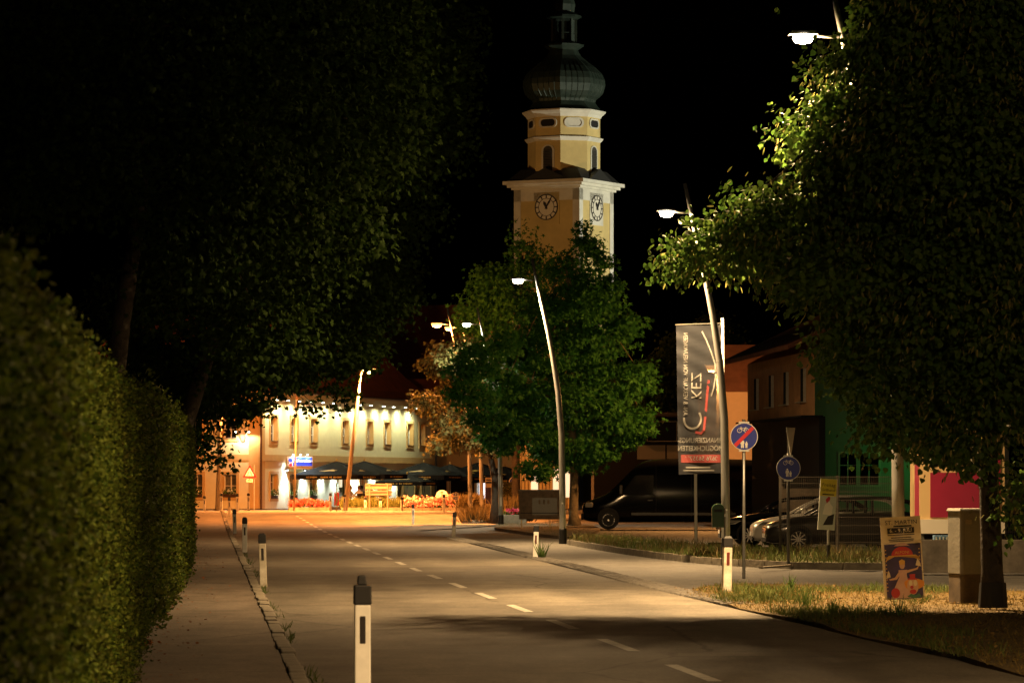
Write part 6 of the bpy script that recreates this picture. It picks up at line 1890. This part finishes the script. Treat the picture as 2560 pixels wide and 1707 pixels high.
# dark board on pale legs
p = at(1350, 141, .05)
t = thing('trestle_board', 'dark framed advertising board on pale yellow legs by the bark bed', 'sign', p)
MB().box((0, 0, .92), (1.60, .05, 1.12)).build('board', M['cabinet_base'], t)
MB().box((0, -.035, 1.47), (1.66, .03, .04)).build('top_rail', M['darkpole'], t)
MB().box((.18, -.03, .85), (.95, .01, .65)).build('faded_field', M['darkpole'], t)
for x in (-.70, .38, .74): MB().box((x, .02, .17), (.045, .05, .5)).build('leg', M['kioskcream'], t)
MB().box((0, -.03, .60), (1.5, .02, .03)).build('cross_rail', M['matblack'], t)
for k in range(3): MB().box((-.02 + .17 * k, -.037, 1.02), (.07, .004, .16)).build('faded_letter', M['cabinet_base'], t)

# circus poster on the lamp pole
p = at(2262, 55.2, .05)
t = thing('circus_poster', 'circus poster board with dates above a clown and dancer picture, leaning at the lamp pole', 'poster', p)
t.rotation_euler = (R(-4), R(-3.2), R(-3))
PW, PH = .60, 1.235
MB().box((0, .012, PH / 2), (PW, .02, PH)).build('board', M['paper'], t)
MB().box((.01, -.0, .42), (PW * .90, .006, .82)).build('picture', M['posterblue'], t)
text('ST. MARTIN', .088, M['ink'], t, (.01, -.002, 1.150), ext=.002, sx=1.05)
text('INNKREIS', .040, M['ink'], t, (.04, -.002, 1.090), ext=.002) if False else MB().box((.03, -.002, 1.095), (.27, .004, .022)).build('print_line', M['ink'], t)
MB().box((0, -.002, 1.03), (.40, .006, .085)).build('date_bar', M['ink'], t)
text('6. - 9. JULI', .078, M['paper'], t, (0, -.008, 1.03), ext=.002)
for z, w in ((.965, .40), (.925, .30), (.895, .38), (.87, .36)):
    MB().box((.0, -.002, z), (w, .004, .012)).build('print_line', M['ink'], t)
def flat(name, pts, y, m_):
    return MB().prism(pts, y - .002, y, 0).build(name, m_, t)
flat('tent_top', [(-.12, .80), (.12, .80), (.04, .845), (-.04, .845)], -.005, M['posterpink'])
flat('badge', [(.16 * math.cos(R(a)), .66 + .13 * math.sin(R(a))) for a in range(0, 181, 15)], -.006, M['posterred'])
flat('ribbon', [(-.27, .60), (-.20, .66), (.20, .66), (.27, .60), (.23, .64), (.25, .58), (.12, .64), (-.12, .64), (-.25, .58), (-.23, .63)], -.0055, M['postergold'])
text('ALFONI', .062, M['postergold'], t, (0, -.010, .70), ext=.0015)
flat('dancer_dress', [(-.20, .02), (.10, .02), (.08, .20), (.05, .36), (.06, .44), (-.07, .44), (-.06, .34), (-.14, .18)], -.0052, M['posterpink'])
flat('dancer_arm', [(.04, .43), (.20, .46), (.24, .50), (.22, .44), (.05, .39)], -.006, M['posterskin'])
flat('dancer_arm', [(-.06, .42), (-.13, .33), (-.22, .31), (-.20, .29), (-.10, .30), (-.04, .38)], -.006, M['posterskin'])
flat('dancer_head', [(-.01 + .04 * math.cos(R(a)), .51 + .055 * math.sin(R(a))) for a in range(0, 360, 24)], -.006, M['posterskin'])
flat('dancer_hair', [(-.05, .52), (.03, .52), (.035, .575), (-.01, .60), (-.055, .575)], -.0075, M['postergold'])
flat('dove', [(.19, .50), (.27, .48), (.25, .56), (.22, .60)], -.007, M['paper'])
flat('dove', [(-.26, .32), (-.19, .34), (-.20, .40), (-.22, .44)], -.007, M['paper'])
flat('clown_hair', [(.15 + .15 * math.cos(R(a)) * (1 + .1 * math.sin(a)), .22 + .085 * math.sin(R(a))) for a in range(0, 360, 20)], -.0065, M['posterorange'])
flat('clown_face', [(.13 + .085 * math.cos(R(a)), .19 + .125 * math.sin(R(a))) for a in range(0, 360, 20)], -.008, M['posterskin'])
for dx in (-.03, .04):
    flat('clown_eye', [(.13 + dx + .026 * math.cos(R(a)), .235 + .045 * math.sin(R(a))) for a in range(0, 360, 30)], -.0095, M['paper'])
flat('clown_nose', [(.115 + .026 * math.cos(R(a)), .175 + .026 * math.sin(R(a))) for a in range(0, 360, 30)], -.011, M['posterred'])
flat('clown_mouth', [(.13 + .05 * math.cos(R(a)), .11 + .035 * math.sin(R(a))) for a in range(0, 360, 30)], -.0105, M['posterred'])
flat('clown_hat', [(.06, .29), (.20, .285), (.19, .31), (.17, .31), (.175, .37), (.09, .37), (.095, .31), (.07, .31)], -.012, M['posterred'])
flat('clown_collar', [(.04, .04), (.10, .08), (.16, .05), (.22, .08), (.25, .03), (.14, .01)], -.0115, M['postergreen'])
flat('round_badge', [(-.13 + .065 * math.cos(R(a)), .10 + .075 * math.sin(R(a))) for a in range(0, 360, 24)], -.008, M['posterred'])
for k in range(12):
    MB().disc((-.245 + .01 * 0, .14 + .055 * k), .010, -.008, -.0045, 8).build('bulb_dot', M['postergold'], t)
    if k > 6: MB().disc((.255, .14 + .055 * k), .010, -.008, -.0045, 8).build('bulb_dot', M['postergold'], t)

# electrical cabinet
p = at(2420, 54.0, .04)
t = thing('utility_cabinet', 'weathered grey utility cabinet on a darker base next to the trunk', 'cabinet', p, R(20))
MB().box((0, 0, .20), (.44, .38, .44)).build('plinth', M['cabinet_base'], t, bevel=.01)
MB().box((0, 0, .88), (.46, .40, .92)).build('housing', M['cabinet'], t, bevel=.01)
MB().box((0, 0, 1.355), (.50, .44, .04), taper=.92).build('lid', M['cabinet'], t, bevel=.008)
MB().box((.02, -.205, .90), (.38, .012, .82)).build('door', M['cabinet'], t, bevel=.004)
MB().box((-.10, -.214, 1.18), (.10, .005, .07)).build('label_plate', M['signback'], t)
MB().box((.17, -.216, .88), (.02, .02, .09)).build('handle', M['darkpole'], t)
# low concrete wall and kiosk
p = at(2340, 74)
t = thing('concrete_wall', 'low stained concrete wall behind the cabinet', 'wall', p)
for k in range(4):
    MB().box((-.2 + 1.52 * k, 0, .33), (1.50, .2, .66)).build('block', M['concrete'], t, bevel=.01)
p = at(2405, 86)
t = thing('snack_kiosk', 'red and cream snack kiosk with pale skirt behind the poster', 'kiosk', p)
s_ = 86 / F
MB().box((.0, 1.0, 1.85), (1.98, 2.0, 2.35)).build('body', M['kioskcream'], t)
MB().box((-.17, -.012, 1.52), (1.14, .02, 1.04)).build('red_panel', M['kioskred'], t)
MB().box((-.97, .5, 1.55), (.06, .9, 1.6)).build('side_panel', M['kioskred'], t)
MB().box((.82, -.012, 1.9), (.14, .02, 1.6)).build('red_strip', M['kioskred'], t)
MB().box((0, -.03, .79), (1.98, .06, .33)).build('skirt', M['kioskwhite'], t)
for x in (-.9, .9): MB().box((x, .3, .32), (.10, .10, .64)).build('leg', M['darkpole'], t)
MB().box((0, .9, 3.08), (2.2, 2.3, .12)).build('roof', M['kioskwhite'], t, bevel=.02)
MB().box((-.1, -.015, 2.45), (1.3, .03, .45)).build('hatch', M['kioskwhite'], t)
for k, x in enumerate((-.6, -.1, .4)): MB().box((x, -.02, 2.09), (.12, .012, .05)).build('price_tag', M['ink'], t)
p = at(2352, 84)
t = thing('blue_crate', 'pale blue crate under the kiosk skirt', 'crate', p)
m = MB().box((0, 0, .31), (.34, .3, .60)); m.build('shell', M['shirtblue'], t, bevel=.01)
for k in range(4): MB().box((-.12 + .08 * k, -.155, .38), (.03, .01, .4)).build('rib', M['paleblue'], t)
# grey post next to the fence end
p = at(2243, 87, .09)
t = thing('steel_post', 'plain steel post at the end of the wire fence', 'post', p)
MB().tube([(0, 0, 0), (0, 0, 2.05)], .045, 8).build('tube', M['steel'], t, smooth=True)
MB().lathe([(.05, 0), (.03, .03)], 8, (0, 0, 2.05)).build('cap', M['black'], t)
# stray plank by the island kerb
a = G(1903, 1424, .01); b = G(1978, 1412, .06)
MBp = MB(); d_ = b - a
t = tag(MBp.box((0, 0, .02), (d_.length, .10, .04), Matrix.Rotation(math.atan2(d_.y, d_.x), 3, 'Z')).build('loose_plank', M['signback'], loc=tuple((a + b) / 2)), 'pale loose plank lying against the island kerb', 'plank')
